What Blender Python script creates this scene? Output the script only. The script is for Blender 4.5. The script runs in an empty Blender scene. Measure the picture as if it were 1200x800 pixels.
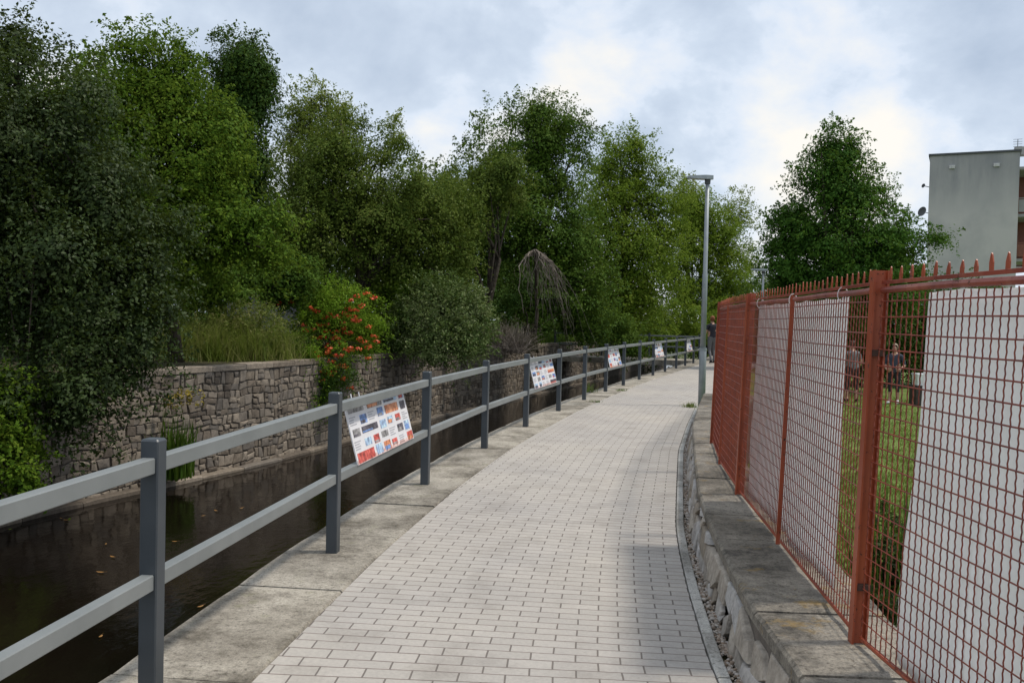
import bpy, bmesh, math, random
import numpy as np
from mathutils import Vector, Matrix

rnd = random.Random(7)
S = bpy.context.scene
COL = S.collection
R = math.radians

# ------------------------------------------------------------------ camera
EYE = Vector((0, 0, 1.52))
F = 1080.0                       # focal length in 1200-px units
PITCH, ROLL = R(1.43), R(1.30)
cam_d = bpy.data.cameras.new("camera")
cam = bpy.data.objects.new("camera", cam_d)
COL.objects.link(cam)
CAMR = Matrix.Rotation(R(90) - PITCH, 3, 'X') @ Matrix.Rotation(ROLL, 3, 'Z')
cam.matrix_world = Matrix.Translation(EYE) @ CAMR.to_4x4()
cam_d.sensor_width = 36
cam_d.lens = 36 * F / 1200
cam_d.clip_start = 0.05
cam_d.clip_end = 3000
S.camera = cam


def ray(px, py):
    return (CAMR @ Vector(((px - 600) / F, (400 - py) / F, -1))).normalized()


def at(px, py, Y):
    """survey point: the place at distance Y (metres ahead) on a line of sight"""
    d = ray(px, py)
    return EYE + d * (Y / d.y)


# ------------------------------------------------------------------ object helpers
def tag(o, label=None, cat=None, group=None, kind=None):
    if label: o['label'] = label
    if cat: o['category'] = cat
    if group: o['group'] = group
    if kind: o['kind'] = kind
    return o


def thing(name, label, cat, loc=(0, 0, 0), group=None):
    o = bpy.data.objects.new(name, None)
    o.empty_display_size = 0.2
    COL.objects.link(o)
    o.location = loc
    return tag(o, label, cat, group)


def link(name, me, mats, parent=None):
    o = bpy.data.objects.new(name, me)
    COL.objects.link(o)
    if mats is not None:
        for m in (mats if isinstance(mats, (list, tuple)) else [mats]):
            me.materials.append(m)
    if parent is not None:
        o.parent = parent
        p, off = parent, Vector((0, 0, 0))
        while p is not None:
            if p.type == 'EMPTY':
                off += Vector(p.location)
            p = p.parent
        # meshes are written in world metres; undo the empty's shift
        if parent.type == 'EMPTY':
            o.matrix_parent_inverse = Matrix.Translation(-off)
    return o


class MB:
    """collects quads/tris with optional uv and material index, then makes one mesh"""
    def __init__(s):
        s.v, s.f, s.uv, s.mi = [], [], [], []

    def face(s, pts, uv=None, mi=0):
        b = len(s.v)
        s.v.extend([tuple(p) for p in pts])
        s.f.append(tuple(range(b, b + len(pts))))
        s.uv.extend(uv if uv else [(p[0], p[1]) for p in pts])
        s.mi.append(mi)

    def box(s, c, size, rot=None, mi=0, taper=1.0):
        hx, hy, hz = size[0] / 2, size[1] / 2, size[2] / 2
        P = []
        for z in (-hz, hz):
            k = 1 if z < 0 else taper
            for (x, y) in ((-hx, -hy), (hx, -hy), (hx, hy), (-hx, hy)):
                q = Vector((x * k, y * k, z))
                if rot: q = rot @ q
                P.append(q + Vector(c))
        for f in ((3, 2, 1, 0), (4, 5, 6, 7), (0, 1, 5, 4), (1, 2, 6, 5), (2, 3, 7, 6), (3, 0, 4, 7)):
            s.face([P[i] for i in f], mi=mi)

    def tube(s, pts, rad, n=8, mi=0, caps=True):
        pts = [Vector(p) for p in pts]
        if not isinstance(rad, (list, tuple)): rad = [rad] * len(pts)
        rings = []
        up = None
        for i, p in enumerate(pts):
            t = (pts[min(i + 1, len(pts) - 1)] - pts[max(i - 1, 0)])
            if t.length < 1e-9: t = Vector((0, 0, 1))
            t.normalize()
            if up is None:
                up = Vector((1, 0, 0)) if abs(t.x) < .9 else Vector((0, 1, 0))
            a = (up - t * up.dot(t)).normalized()
            b = t.cross(a)
            up = a
            rings.append([p + (a * math.cos(2 * math.pi * k / n) + b * math.sin(2 * math.pi * k / n)) * rad[i] for k in range(n)])
        base = len(s.v)
        for r in rings: s.v.extend([tuple(q) for q in r])
        for i in range(len(rings) - 1):
            for k in range(n):
                a, b = base + i * n + k, base + i * n + (k + 1) % n
                f = (a, b, b + n, a + n)
                s.f.append(f); s.mi.append(mi)
                s.uv.extend([(0, 0), (1, 0), (1, 1), (0, 1)])
        if caps:
            f = tuple(base + k for k in reversed(range(n)))
            s.f.append(f); s.mi.append(mi); s.uv.extend([(0, 0)] * n)
            f = tuple(base + (len(rings) - 1) * n + k for k in range(n))
            s.f.append(f); s.mi.append(mi); s.uv.extend([(0, 0)] * n)

    def bar(s, a, b, w, h, mi=0, bev=0.004):
        """rectangular bar from a to b: width w (horizontal), height h, chamfered edges"""
        a, b = Vector(a), Vector(b)
        t = (b - a).normalized()
        side = t.cross(Vector((0, 0, 1))) if abs(t.z) < .99 else Vector((1, 0, 0))
        side.normalize()
        up = side.cross(t)
        w, h = w / 2, h / 2
        prof = [(-w + bev, -h), (w - bev, -h), (w, -h + bev), (w, h - bev), (w - bev, h), (-w + bev, h), (-w, h - bev), (-w, -h + bev)]
        A = [a + side * x + up * y for x, y in prof]
        B = [b + side * x + up * y for x, y in prof]
        n = len(prof)
        for i in range(n):
            j = (i + 1) % n
            s.face([A[i], A[j], B[j], B[i]], mi=mi)
        s.face(list(reversed(A)), mi=mi)
        s.face(B, mi=mi)

    def mesh(s, name, smooth=False):
        me = bpy.data.meshes.new(name)
        me.from_pydata(s.v, [], s.f)
        ul = me.uv_layers.new(name="UVMap")
        ul.data.foreach_set("uv", np.array(s.uv, dtype=np.float32).ravel())
        me.polygons.foreach_set("material_index", np.array(s.mi, dtype=np.int32))
        if smooth:
            me.polygons.foreach_set("use_smooth", np.ones(len(s.f), dtype=bool))
        me.update()
        return me

    def build(s, name, mats, parent=None, smooth=False):
        return link(name, s.mesh(name, smooth), mats, parent)


# ------------------------------------------------------------------ materials
def new_mat(name):
    m = bpy.data.materials.new(name)
    m.use_nodes = True
    nt = m.node_tree
    bs = nt.nodes['Principled BSDF']
    return m, nt, bs


def N(nt, typ, **kw):
    n = nt.nodes.new(typ)
    for k, v in kw.items():
        if k.startswith('i_'):
            key = k[2:]
            n.inputs[int(key) if key.isdigit() else key].default_value = v
        else:
            setattr(n, k, v)
    return n


def coord(nt, space, scale=(1, 1, 1)):
    tc = N(nt, 'ShaderNodeTexCoord')
    mp = N(nt, 'ShaderNodeMapping')
    mp.inputs['Scale'].default_value = scale
    nt.links.new(tc.outputs[space], mp.inputs['Vector'])
    return mp.outputs['Vector']


def ramp(nt, fac, stops):
    r = N(nt, 'ShaderNodeValToRGB')
    el = r.color_ramp.elements
    while len(el) < len(stops): el.new(0.5)
    for e, (p, c) in zip(el, stops):
        e.position = p
        e.color = (*c, 1) if len(c) == 3 else c
    nt.links.new(fac, r.inputs['Fac'])
    return r.outputs['Color']


def mixc(nt, fac, a, b, mode='MIX'):
    m = N(nt, 'ShaderNodeMix', data_type='RGBA', blend_type=mode)
    for sock, v in ((m.inputs[0], fac), (m.inputs[6], a), (m.inputs[7], b)):
        if isinstance(v, (int, float)): sock.default_value = v
        elif isinstance(v, tuple): sock.default_value = (*v, 1)
        else: nt.links.new(v, sock)
    return m.outputs[2]


def math_(nt, op, a, b=None, c=None):
    m = N(nt, 'ShaderNodeMath', operation=op)
    for i, v in enumerate((a, b, c)):
        if v is None: continue
        if isinstance(v, (int, float)): m.inputs[i].default_value = v
        else: nt.links.new(v, m.inputs[i])
    return m.outputs[0]


def noise(nt, vec, scale, detail=5, rough=.55):
    n = N(nt, 'ShaderNodeTexNoise')
    n.inputs['Scale'].default_value = scale
    n.inputs['Detail'].default_value = detail
    n.inputs['Roughness'].default_value = rough
    nt.links.new(vec, n.inputs['Vector'])
    return n.outputs['Fac']


def bump(nt, bs, h, strength=.3, dist=.01):
    b = N(nt, 'ShaderNodeBump')
    b.inputs['Strength'].default_value = strength
    b.inputs['Distance'].default_value = dist
    nt.links.new(h, b.inputs['Height'])
    nt.links.new(b.outputs['Normal'], bs.inputs['Normal'])


def pbr(name, c1, c2, scale=4, rough=.7, bumps=.2, bdist=.01, spec=.4, metal=0, space='Object', lo=.35, hi=.65, detail=6):
    m, nt, bs = new_mat(name)
    v = coord(nt, space)
    f = noise(nt, v, scale, detail)
    nt.links.new(ramp(nt, f, [(lo, c1), (hi, c2)]), bs.inputs['Base Color'])
    bs.inputs['Roughness'].default_value = rough
    bs.inputs['Specular IOR Level'].default_value = spec
    bs.inputs['Metallic'].default_value = metal
    if bumps:
        bump(nt, bs, noise(nt, v, scale * 6, 6), bumps, bdist)
    return m


def leaf_mat(name, cols, rough=.5, transl=.3, spec=.4, pscale=.9):
    """leaf colours: every leaf its own tint, whole sprays a little yellower or bluer"""
    m, nt, bs = new_mat(name)
    geo = N(nt, 'ShaderNodeNewGeometry')
    v = coord(nt, 'Object')
    spray = noise(nt, v, pscale, 3)
    f = math_(nt, 'ADD', math_(nt, 'MULTIPLY', geo.outputs['Random Per Island'], .6),
              math_(nt, 'MULTIPLY', math_(nt, 'SUBTRACT', spray, .3), 1.0))
    n = len(cols)
    col = ramp(nt, f, [((i + .15) / n, c) for i, c in enumerate(cols)])
    nt.links.new(col, bs.inputs['Base Color'])
    bs.inputs['Roughness'].default_value = rough
    bs.inputs['Specular IOR Level'].default_value = spec
    tr = N(nt, 'ShaderNodeBsdfTranslucent')
    nt.links.new(mixc(nt, .5, col, (.16, .22, .03)), tr.inputs['Color'])
    mx = N(nt, 'ShaderNodeMixShader')
    mx.inputs[0].default_value = transl
    nt.links.new(bs.outputs[0], mx.inputs[1])
    nt.links.new(tr.outputs[0], mx.inputs[2])
    nt.links.new(mx.outputs[0], nt.nodes['Material Output'].inputs['Surface'])
    return m


def island_mat(name, cols, rough=.85, nscale=14, bumps=.5, bdist=.012, spec=.3, mott=.5):
    m, nt, bs = new_mat(name)
    geo = N(nt, 'ShaderNodeNewGeometry')
    v = coord(nt, 'Object')
    nn = noise(nt, v, nscale, 8, .65)
    n = len(cols)
    base = ramp(nt, geo.outputs['Random Per Island'], [((i + .1) / n, c) for i, c in enumerate(cols)])
    dirt = ramp(nt, nn, [(.3, (.45, .43, .4)), (.7, (1.25, 1.22, 1.18))])
    c = mixc(nt, mott, base, mixc(nt, 1, base, dirt, 'MULTIPLY'))
    nt.links.new(c, bs.inputs['Base Color'])
    bs.inputs['Roughness'].default_value = rough
    bs.inputs['Specular IOR Level'].default_value = spec
    bump(nt, bs, noise(nt, v, nscale * 3, 6), bumps, bdist)
    return m


def plain(name, c, rough=.6, spec=.4, metal=0):
    return pbr(name, tuple(x * .88 for x in c), tuple(min(1, x * 1.08) for x in c), 9, rough, .05, .004, spec, metal)


# pavers
def paver_mat():
    m, nt, bs = new_mat("concrete_pavers")
    uv = coord(nt, 'UV')
    # tiny waviness so that the joints are not ruler-straight
    wob = N(nt, 'ShaderNodeTexNoise'); wob.inputs['Scale'].default_value = 7; wob.inputs['Detail'].default_value = 2
    nt.links.new(uv, wob.inputs['Vector'])
    sub = N(nt, 'ShaderNodeVectorMath', operation='SUBTRACT'); sub.inputs[1].default_value = (.5, .5, .5)
    nt.links.new(wob.outputs['Color'], sub.inputs[0])
    sc = N(nt, 'ShaderNodeVectorMath', operation='SCALE'); sc.inputs['Scale'].default_value = .007
    nt.links.new(sub.outputs[0], sc.inputs[0])
    ad = N(nt, 'ShaderNodeVectorMath', operation='ADD')
    nt.links.new(uv, ad.inputs[0]); nt.links.new(sc.outputs[0], ad.inputs[1])

    def brick(mortar, c1, c2, cm, smooth=.1):
        b = N(nt, 'ShaderNodeTexBrick')
        b.offset = .5; b.squash = 1
        b.inputs['Scale'].default_value = 1
        b.inputs['Brick Width'].default_value = .2
        b.inputs['Row Height'].default_value = .083
        b.inputs['Mortar Size'].default_value = mortar
        b.inputs['Mortar Smooth'].default_value = smooth
        b.inputs['Bias'].default_value = 0
        b.inputs['Color1'].default_value = (*c1, 1)
        b.inputs['Color2'].default_value = (*c2, 1)
        b.inputs['Mortar'].default_value = (*cm, 1)
        nt.links.new(ad.outputs[0], b.inputs['Vector'])
        return b
    b = brick(.0046, (.385, .365, .335), (.435, .412, .378), (.19, .155, .14), .6)
    # the butt joints between neighbours in a row are wider and darker than the long ones
    big = noise(nt, uv, .55, 5, .6)
    fine = noise(nt, uv, 55, 6, .7)
    blot = noise(nt, uv, 3.1, 6, .65)
    c = mixc(nt, 1, b.outputs['Color'], ramp(nt, big, [(.3, (.88, .88, .9)), (.7, (1.05, 1.03, 1.0))]), 'MULTIPLY')
    c = mixc(nt, 1, c, ramp(nt, fine, [(.3, (.86, .86, .86)), (.7, (1.08, 1.07, 1.06))]), 'MULTIPLY')
    c = mixc(nt, 1, c, ramp(nt, blot, [(.28, (.80, .79, .78)), (.5, (1, 1, 1))]), 'MULTIPLY')
    # butt joints
    xy = N(nt, 'ShaderNodeSeparateXYZ'); nt.links.new(ad.outputs[0], xy.inputs[0])
    row = math_(nt, 'FLOOR', math_(nt, 'DIVIDE', xy.outputs['Y'], .083))
    half = math_(nt, 'MULTIPLY', math_(nt, 'FLOORED_MODULO', row, 2), .1)
    xs = math_(nt, 'FLOORED_MODULO', math_(nt, 'SUBTRACT', xy.outputs['X'], math_(nt, 'SUBTRACT', .1, half)), .2)
    near = math_(nt, 'MINIMUM', xs, math_(nt, 'SUBTRACT', .2, xs))
    j = math_(nt, 'LESS_THAN', near, .0042)
    jn = math_(nt, 'MULTIPLY', j, math_(nt, 'GREATER_THAN', noise(nt, uv, 9, 2), .36))
    c = mixc(nt, math_(nt, 'MULTIPLY', jn, .8), c, (.15, .135, .12))
    nt.links.new(c, bs.inputs['Base Color'])
    bs.inputs['Roughness'].default_value = .85
    bs.inputs['Specular IOR Level'].default_value = .25
    h = math_(nt, 'ADD', math_(nt, 'MULTIPLY', b.outputs['Fac'], -1), math_(nt, 'MULTIPLY', fine, .35))
    bump(nt, bs, h, .5, .004)
    return m


def slab_mat(name, base, dark, lichen, lich_amt, scale=1.0):
    m, nt, bs = new_mat(name)
    v = coord(nt, 'Object')
    a = noise(nt, v, 2.2 * scale, 10, .72)
    b = noise(nt, v, 14 * scale, 10, .75)
    g = noise(nt, v, 95, 6, .75)
    geo = N(nt, 'ShaderNodeNewGeometry')
    c = ramp(nt, math_(nt, 'ADD', math_(nt, 'MULTIPLY', a, .55), math_(nt, 'MULTIPLY', b, .45)), [(.36, dark), (.5, tuple(x * .72 + y * .28 for x, y in zip(base, dark))), (.60, base)])
    tint = ramp(nt, geo.outputs['Random Per Island'], [(0, (.86, .86, .86)), (1, (1.08, 1.07, 1.05))])
    c = mixc(nt, 1, c, tint, 'MULTIPLY')
    c = mixc(nt, 1, c, ramp(nt, g, [(.32, (.62, .62, .62)), (.66, (1.22, 1.22, 1.22))]), 'MULTIPLY')
    pit = noise(nt, v, 38, 8, .75)
    c = mixc(nt, 1, c, ramp(nt, pit, [(.36, (.45, .44, .42)), (.47, (1, 1, 1)), (.60, (1.06, 1.06, 1.05)), (.68, (1.35, 1.34, 1.3))]), 'MULTIPLY')
    st = noise(nt, v, 1.1, 6, .6)
    c = mixc(nt, 1, c, ramp(nt, st, [(.38, (.62, .60, .57)), (.55, (1.05, 1.04, 1.02))]), 'MULTIPLY')
    l = noise(nt, v, 5.5, 8, .7)
    lf = math_(nt, 'MULTIPLY', ramp(nt, l, [(.58, (0, 0, 0)), (.68, (1, 1, 1))]), lich_amt)
    c = mixc(nt, lf, c, lichen)
    nt.links.new(c, bs.inputs['Base Color'])
    bs.inputs['Roughness'].default_value = .9
    bs.inputs['Specular IOR Level'].default_value = .25
    bump(nt, bs, math_(nt, 'ADD', b, math_(nt, 'ADD', math_(nt, 'MULTIPLY', g, .6), pit)), .8, .008)
    return m


M = {}
M['pavers'] = paver_mat()
M['quay'] = slab_mat("quay_concrete", (.42, .39, .34), (.145, .132, .11), (.14, .15, .05), .35)
M['coping'] = slab_mat("weathered_coping", (.34, .31, .265), (.10, .094, .085), (.30, .19, .05), .6)
M['kerb'] = slab_mat("kerb_concrete", (.56, .55, .52), (.40, .39, .37), (.2, .2, .12), .2)
M['mortar'] = pbr("dark_mortar", (.07, .06, .05), (.14, .12, .1), 8, .95, .6, .02)
M['rubble'] = island_mat("river_wall_stone", [(.11, .092, .075), (.18, .15, .12), (.23, .195, .155), (.15, .135, .12), (.28, .24, .195)], nscale=11, mott=.7)
M['fieldstone'] = island_mat("low_wall_stone", [(.26, .22, .17), (.36, .34, .32), (.46, .45, .44), (.28, .235, .18), (.52, .51, .51), (.38, .34, .29)], nscale=16, mott=.8, bumps=.8)
M['pebble'] = island_mat("pebbles", [(.2, .15, .11), (.4, .35, .3), (.28, .2, .14), (.5, .46, .42)], nscale=40, mott=.4)
M['rail'] = pbr("grey_rail_paint", (.165, .18, .18), (.205, .22, .22), 3, .42, .06, .002, .5)
M['post'] = pbr("slate_post_paint", (.038, .047, .056), (.052, .062, .072), 3, .42, .06, .002, .5)
M['galv'] = pbr("lamp_pole_paint", (.22, .25, .265), (.29, .32, .335), 5, .45, .1, .002, .5, .2)
M['rust'] = plain('dark_rust', (.06, .03, .022), .8)
M['darkmetal'] = plain("dark_metal", (.06, .065, .07), .5)
def worn_red(name, c1, c2, rust, fade):
    m, nt, bs = new_mat(name)
    v = coord(nt, 'Object')
    c = ramp(nt, noise(nt, v, 3.5, 6), [(.35, c1), (.65, c2)])
    c = mixc(nt, math_(nt, 'MULTIPLY', ramp(nt, noise(nt, coord(nt, 'Object', (1, 1, .35)), 9, 6, .65), [(.5, (0, 0, 0)), (.7, (1, 1, 1))]), .55), c, fade)
    chip = ramp(nt, noise(nt, v, 38, 8, .7), [(.60, (0, 0, 0)), (.645, (1, 1, 1))])
    c = mixc(nt, chip, c, rust)
    nt.links.new(c, bs.inputs['Base Color'])
    nt.links.new(math_(nt, 'ADD', math_(nt, 'MULTIPLY', chip, .35), .45), bs.inputs['Roughness'])
    bump(nt, bs, math_(nt, 'MULTIPLY', chip, -1), .5, .0015)
    return m


M['red'] = worn_red("rusty_red_paint", (.24, .043, .015), (.34, .066, .021), (.055, .022, .014), (.34, .085, .045))
M['redwire'] = pbr("red_wire_paint", (.13, .024, .013), (.24, .045, .019), 14, .55, 0, .002, .4)
M['redtop'] = worn_red("worn_red_rail", (.16, .025, .013), (.27, .046, .02), (.06, .026, .016), (.40, .14, .08))
M['plaster'] = pbr("plaster", (.30, .305, .30), (.36, .36, .35), .6, .9, .2, .01, .2)
M['bark'] = pbr("bark", (.035, .028, .02), (.085, .07, .055), 9, .95, .8, .02, .2)
M['twig'] = pbr("dead_twig", (.11, .09, .075), (.26, .225, .19), 7, .95, .2, .01, .2)
M['soil'] = pbr("soil_and_leaf_litter", (.035, .03, .018), (.07, .065, .03), 3, .95, .6, .03, .2)
M['lawn'] = pbr("lawn_turf", (.085, .14, .025), (.15, .19, .05), 1.3, .95, .6, .03, .2)
M['field'] = pbr("field", (.05, .07, .025), (.09, .10, .04), .2, .95, .2, .03, .2)


def water_mat():
    m, nt, bs = new_mat("murky_water")
    v = coord(nt, 'Object')
    f = noise(nt, v, .35, 4)
    nt.links.new(ramp(nt, f, [(.3, (.004, .003, .002)), (.7, (.009, .006, .004))]), bs.inputs['Base Color'])
    bs.inputs['Roughness'].default_value = .07
    bs.inputs['IOR'].default_value = 1.33
    v2 = coord(nt, 'Object', (1, .6, 1))
    h = math_(nt, 'ADD', noise(nt, v2, 3.2, 3), math_(nt, 'MULTIPLY', noise(nt, v2, 14, 3), .3))
    bump(nt, bs, h, .16, .05)
    return m


M['water'] = water_mat()


def cloth_mat():
    m, nt, bs = new_mat("white_screen_fabric")
    uv = coord(nt, 'Object')
    f = noise(nt, uv, 2.2, 4)
    c = ramp(nt, f, [(.3, (.78, .78, .78)), (.7, (.86, .855, .86))])
    nt.links.new(c, bs.inputs['Base Color'])
    bs.inputs['Roughness'].default_value = .8
    bs.inputs['Specular IOR Level'].default_value = .2
    w = N(nt, 'ShaderNodeTexWave'); w.inputs['Scale'].default_value = 60
    nt.links.new(uv, w.inputs['Vector'])
    bump(nt, bs, w.outputs['Fac'], .1, .002)
    tr = N(nt, 'ShaderNodeBsdfTranslucent'); nt.links.new(c, tr.inputs['Color'])
    mx = N(nt, 'ShaderNodeMixShader'); mx.inputs[0].default_value = .5
    nt.links.new(bs.outputs[0], mx.inputs[1]); nt.links.new(tr.outputs[0], mx.inputs[2])
    nt.links.new(mx.outputs[0], nt.nodes['Material Output'].inputs['Surface'])
    return m


M['cloth'] = cloth_mat()

# ------------------------------------------------------------------ plan curves: X as a function of Y
GY = np.arange(-14, 90, .1)


class Curve:
    def __init__(s, pts, smooth=1.4):
        pts = sorted(pts, key=lambda p: p[1])
        ys = np.array([p[1] for p in pts]); xs = np.array([p[0] for p in pts])
        g = np.interp(GY, ys, xs)
        k0 = (xs[1] - xs[0]) / (ys[1] - ys[0]); k1 = (xs[-1] - xs[-2]) / (ys[-1] - ys[-2])
        g = np.where(GY < ys[0], xs[0] + (GY - ys[0]) * k0, g)
        g = np.where(GY > ys[-1], xs[-1] + (GY - ys[-1]) * k1, g)
        if smooth:
            n = int(smooth / .1); w = np.hanning(n + 2)[1:-1]; w /= w.sum()
            pad = np.concatenate([g[0] - (g[1] - g[0]) * np.arange(n, 0, -1), g, g[-1] + (g[-1] - g[-2]) * np.arange(1, n + 1)])
            g = np.convolve(pad, w, 'same')[n:-n]
        s.g = g
        s.sl = np.gradient(g, .1)
        s.arc = np.concatenate([[0], np.cumsum(np.hypot(np.diff(g), .1))])

    def x(s, y): return float(np.interp(y, GY, s.g))
    def k(s, y): return float(np.interp(y, GY, s.sl))
    def S(s, y): return float(np.interp(y, GY, s.arc))
    def y_at(s, a): return float(np.interp(a, s.arc, GY))
    def off(s, d):
        c = Curve.__new__(Curve)
        c.g = s.g + d * np.sqrt(1 + s.sl ** 2)
        c.sl = np.gradient(c.g, .1)
        c.arc = np.concatenate([[0], np.cumsum(np.hypot(np.diff(c.g), .1))])
        return c
    def frame(s, y):
        """point, unit tangent, unit normal (to the right)"""
        k = s.k(y); n = math.hypot(1, k)
        return Vector((s.x(y), y, 0)), Vector((k / n, 1 / n, 0)), Vector((1 / n, -k / n, 0))


POSTS = [(-1.92, -3.7), (-1.80, -1.3), (-1.63, 1.15), (-1.375, 3.55), (-1.116, 5.86), (-.757, 8.29), (-.295, 10.75), (.22, 13.0), (.80, 15.35),
         (1.40, 17.55), (2.02, 19.65), (2.66, 21.8), (3.33, 23.95), (4.0, 26.0), (4.69, 28.1), (5.40, 30.2), (6.08, 32.25), (6.77, 34.3), (7.50, 36.4)]
rail_c = Curve(POSTS + [(8.2, 38.5), (20, 74)])
quay_l, quay_r = rail_c.off(-.31), rail_c.off(.31)
kerb_c = Curve([(.86, -8), (.86, 1.5), (.875, 3), (.91, 4.0), (1.03, 5.16), (1.135, 6.0), (1.25, 6.8), (1.58, 8.6), (1.99, 10.8), (2.6, 13.5), (3.35, 16.6), (4.3, 19.4), (6.0, 24.8), (9.05, 34), (10.5, 38.5), (22, 74)], .8)
foot_c = kerb_c.off(.105)
cop_c = kerb_c.off(.155)
fence_c = Curve([(1.42, -8), (1.40, .6), (1.36, 2.0), (1.31, 3.53), (1.475, 5.1), (1.616, 6.57), (1.79, 7.95), (2.03, 9.35), (2.62, 11.6), (3.3, 13.9), (4.1, 16.4)], .5)
river_c = Curve([(-10.5, -10), (-9.4, 2), (-8.5, 9), (-7.05, 14.1), (-5.2, 18.8), (-2.35, 28.5), (2.5, 42), (13, 74)], 3)
WATER_Z = -1.6
TERR_Z = .46
LAWN_Z = -.70


def strip(c1, c2, z1, z2, y0, y1, step=.25, uvc=None, mb=None, mi=0):
    mb = mb or MB()
    ys = np.arange(y0, y1 + 1e-6, step)
    uvc = uvc or c1

    def uv(x, y):
        k = uvc.k(y); n = math.hypot(1, k)
        return ((x - uvc.x(y)) / n, uvc.S(y) + (x - uvc.x(y)) * k / n)
    for a, b in zip(ys[:-1], ys[1:]):
        P = [(c1.x(a), a, z1), (c2.x(a), a, z2), (c2.x(b), b, z2), (c1.x(b), b, z1)]
        mb.face(P, [uv(p[0], p[1]) for p in P], mi)
    return mb


def vstrip(c, z0, z1, y0, y1, step=.5, flip=False, mb=None, mi=0):
    mb = mb or MB()
    ys = np.arange(y0, y1 + 1e-6, step)
    for a, b in zip(ys[:-1], ys[1:]):
        P = [(c.x(a), a, z0), (c.x(b), b, z0), (c.x(b), b, z1), (c.x(a), a, z1)]
        if flip: P.reverse()
        mb.face(P, [(c.S(p[1]), p[2]) for p in P], mi)
    return mb


class Const:
    def __init__(s, v): s.v = v
    def x(s, y): return s.v
    def k(s, y): return 0
    def S(s, y): return y


# ------------------------------------------------------------------ ground
mb = MB()
mb.face([(-900, -300, -2.3), (900, -300, -2.3), (900, 1500, -2.3), (-900, 1500, -2.3)])
tag(mb.build('ground', M['field']), kind='structure')
tag(strip(kerb_c, quay_r, 0, 0, -8, 60).build('path', M['pavers']), kind='structure')
bpy.data.objects['path'].data.flip_normals()
mb = strip(quay_l.off(-.02), river_c, WATER_Z, WATER_Z, -8, 70, 1)
tag(mb.build('water', M['water']), kind='structure')
bpy.data.objects['water'].data.flip_normals()
mb = strip(river_c.off(-.28), Const(-160), TERR_Z, 2.5, -8, 72, 1)
tag(mb.build('bank', M['soil']), kind='structure')
bpy.data.objects['bank'].data.flip_normals()
inner_c = fence_c.off(.26)
mb = strip(inner_c, Const(160), LAWN_Z, LAWN_Z, -8, 17, .5)
mb.face([(inner_c.x(17), 17, LAWN_Z), (160, 17, LAWN_Z), (200, 300, LAWN_Z), (20, 72, LAWN_Z)])
tag(mb.build('lawn', M['lawn']), kind='structure')
# ground right of the path beyond the low wall
mb = strip(kerb_c.off(.06), kerb_c.off(.8), -.012, -.03, 16.2, 60, .5)
strip(kerb_c.off(.8), kerb_c.off(1.9), -.03, LAWN_Z - .02, 16.2, 60, .5, None, mb)
tag(mb.build('verge', M['lawn']), kind='structure')


def slab_row(mb, cl, cr, z0, z1, y0, y1, L, gap=.012, bev=.012, jit=.004):
    """row of stone slabs between two plan curves; a joint between slabs"""
    a0, a1 = cl.S(y0), cl.S(y1)
    a = a0
    while a < a1 - .1:
        l = L * rnd.uniform(.88, 1.12)
        b = min(a + l, a1)
        n = 5
        dz = rnd.uniform(-jit, jit)
        rows = []
        for i in range(n + 1):
            y = cl.y_at(a + gap / 2 + (b - a - gap) * i / n)
            p, t, nn = cl.frame(y)
            # opposite edge straight across
            q0 = Vector((cl.x(y), y, 0))
            yr = y
            for _ in range(3):
                q1 = Vector((cr.x(yr), yr, 0))
                w = (q1 - q0).dot(nn)
                yr = (q0 + nn * w).y
            q1 = q0 + nn * w
            e = bev if i in (0, n) else 0
            rows.append((q0, q1, e))
        for i in range(n):
            (p0, p1, e0), (r0, r1, e1) = rows[i], rows[i + 1]
            d = (p1 - p0).normalized()
            U = lambda p, z: (p.x, p.y, z)
            zt = z1 + dz
            zt0 = zt - e0 * .6; zt1 = zt - e1 * .6
            A = [U(p0, zt0 - bev), U(p0 + d * bev, zt0), U(p1 - d * bev, zt0), U(p1, zt0 - bev)]
            B = [U(r0, zt1 - bev), U(r0 + d * bev, zt1), U(r1 - d * bev, zt1), U(r1, zt1 - bev)]
            for k in range(3):
                mb.face([A[k], A[k + 1], B[k + 1], B[k]])
            mb.face([U(p0, z0), A[0], B[0], U(r0, z0)])
            mb.face([A[3], U(p1, z0), U(r1, z0), B[3]])
            if i == 0: mb.face([U(p0, z0), U(p1, z0), A[3], A[2], A[1], A[0]])
            if i == n - 1: mb.face([B[0], B[1], B[2], B[3], U(r1, z0), U(r0, z0)])
        a = b


def merged(mb, name, mats, parent=None, smooth=False):
    """merge doubles so that each slab or stone is one island"""
    me = mb.mesh(name)
    bm = bmesh.new(); bm.from_mesh(me)
    bmesh.ops.remove_doubles(bm, verts=bm.verts, dist=.0006)
    bmesh.ops.recalc_face_normals(bm, faces=bm.faces)
    bm.to_mesh(me); bm.free()
    if smooth: me.polygons.foreach_set("use_smooth", np.ones(len(me.polygons), dtype=bool))
    return link(name, me, mats, parent)


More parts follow.
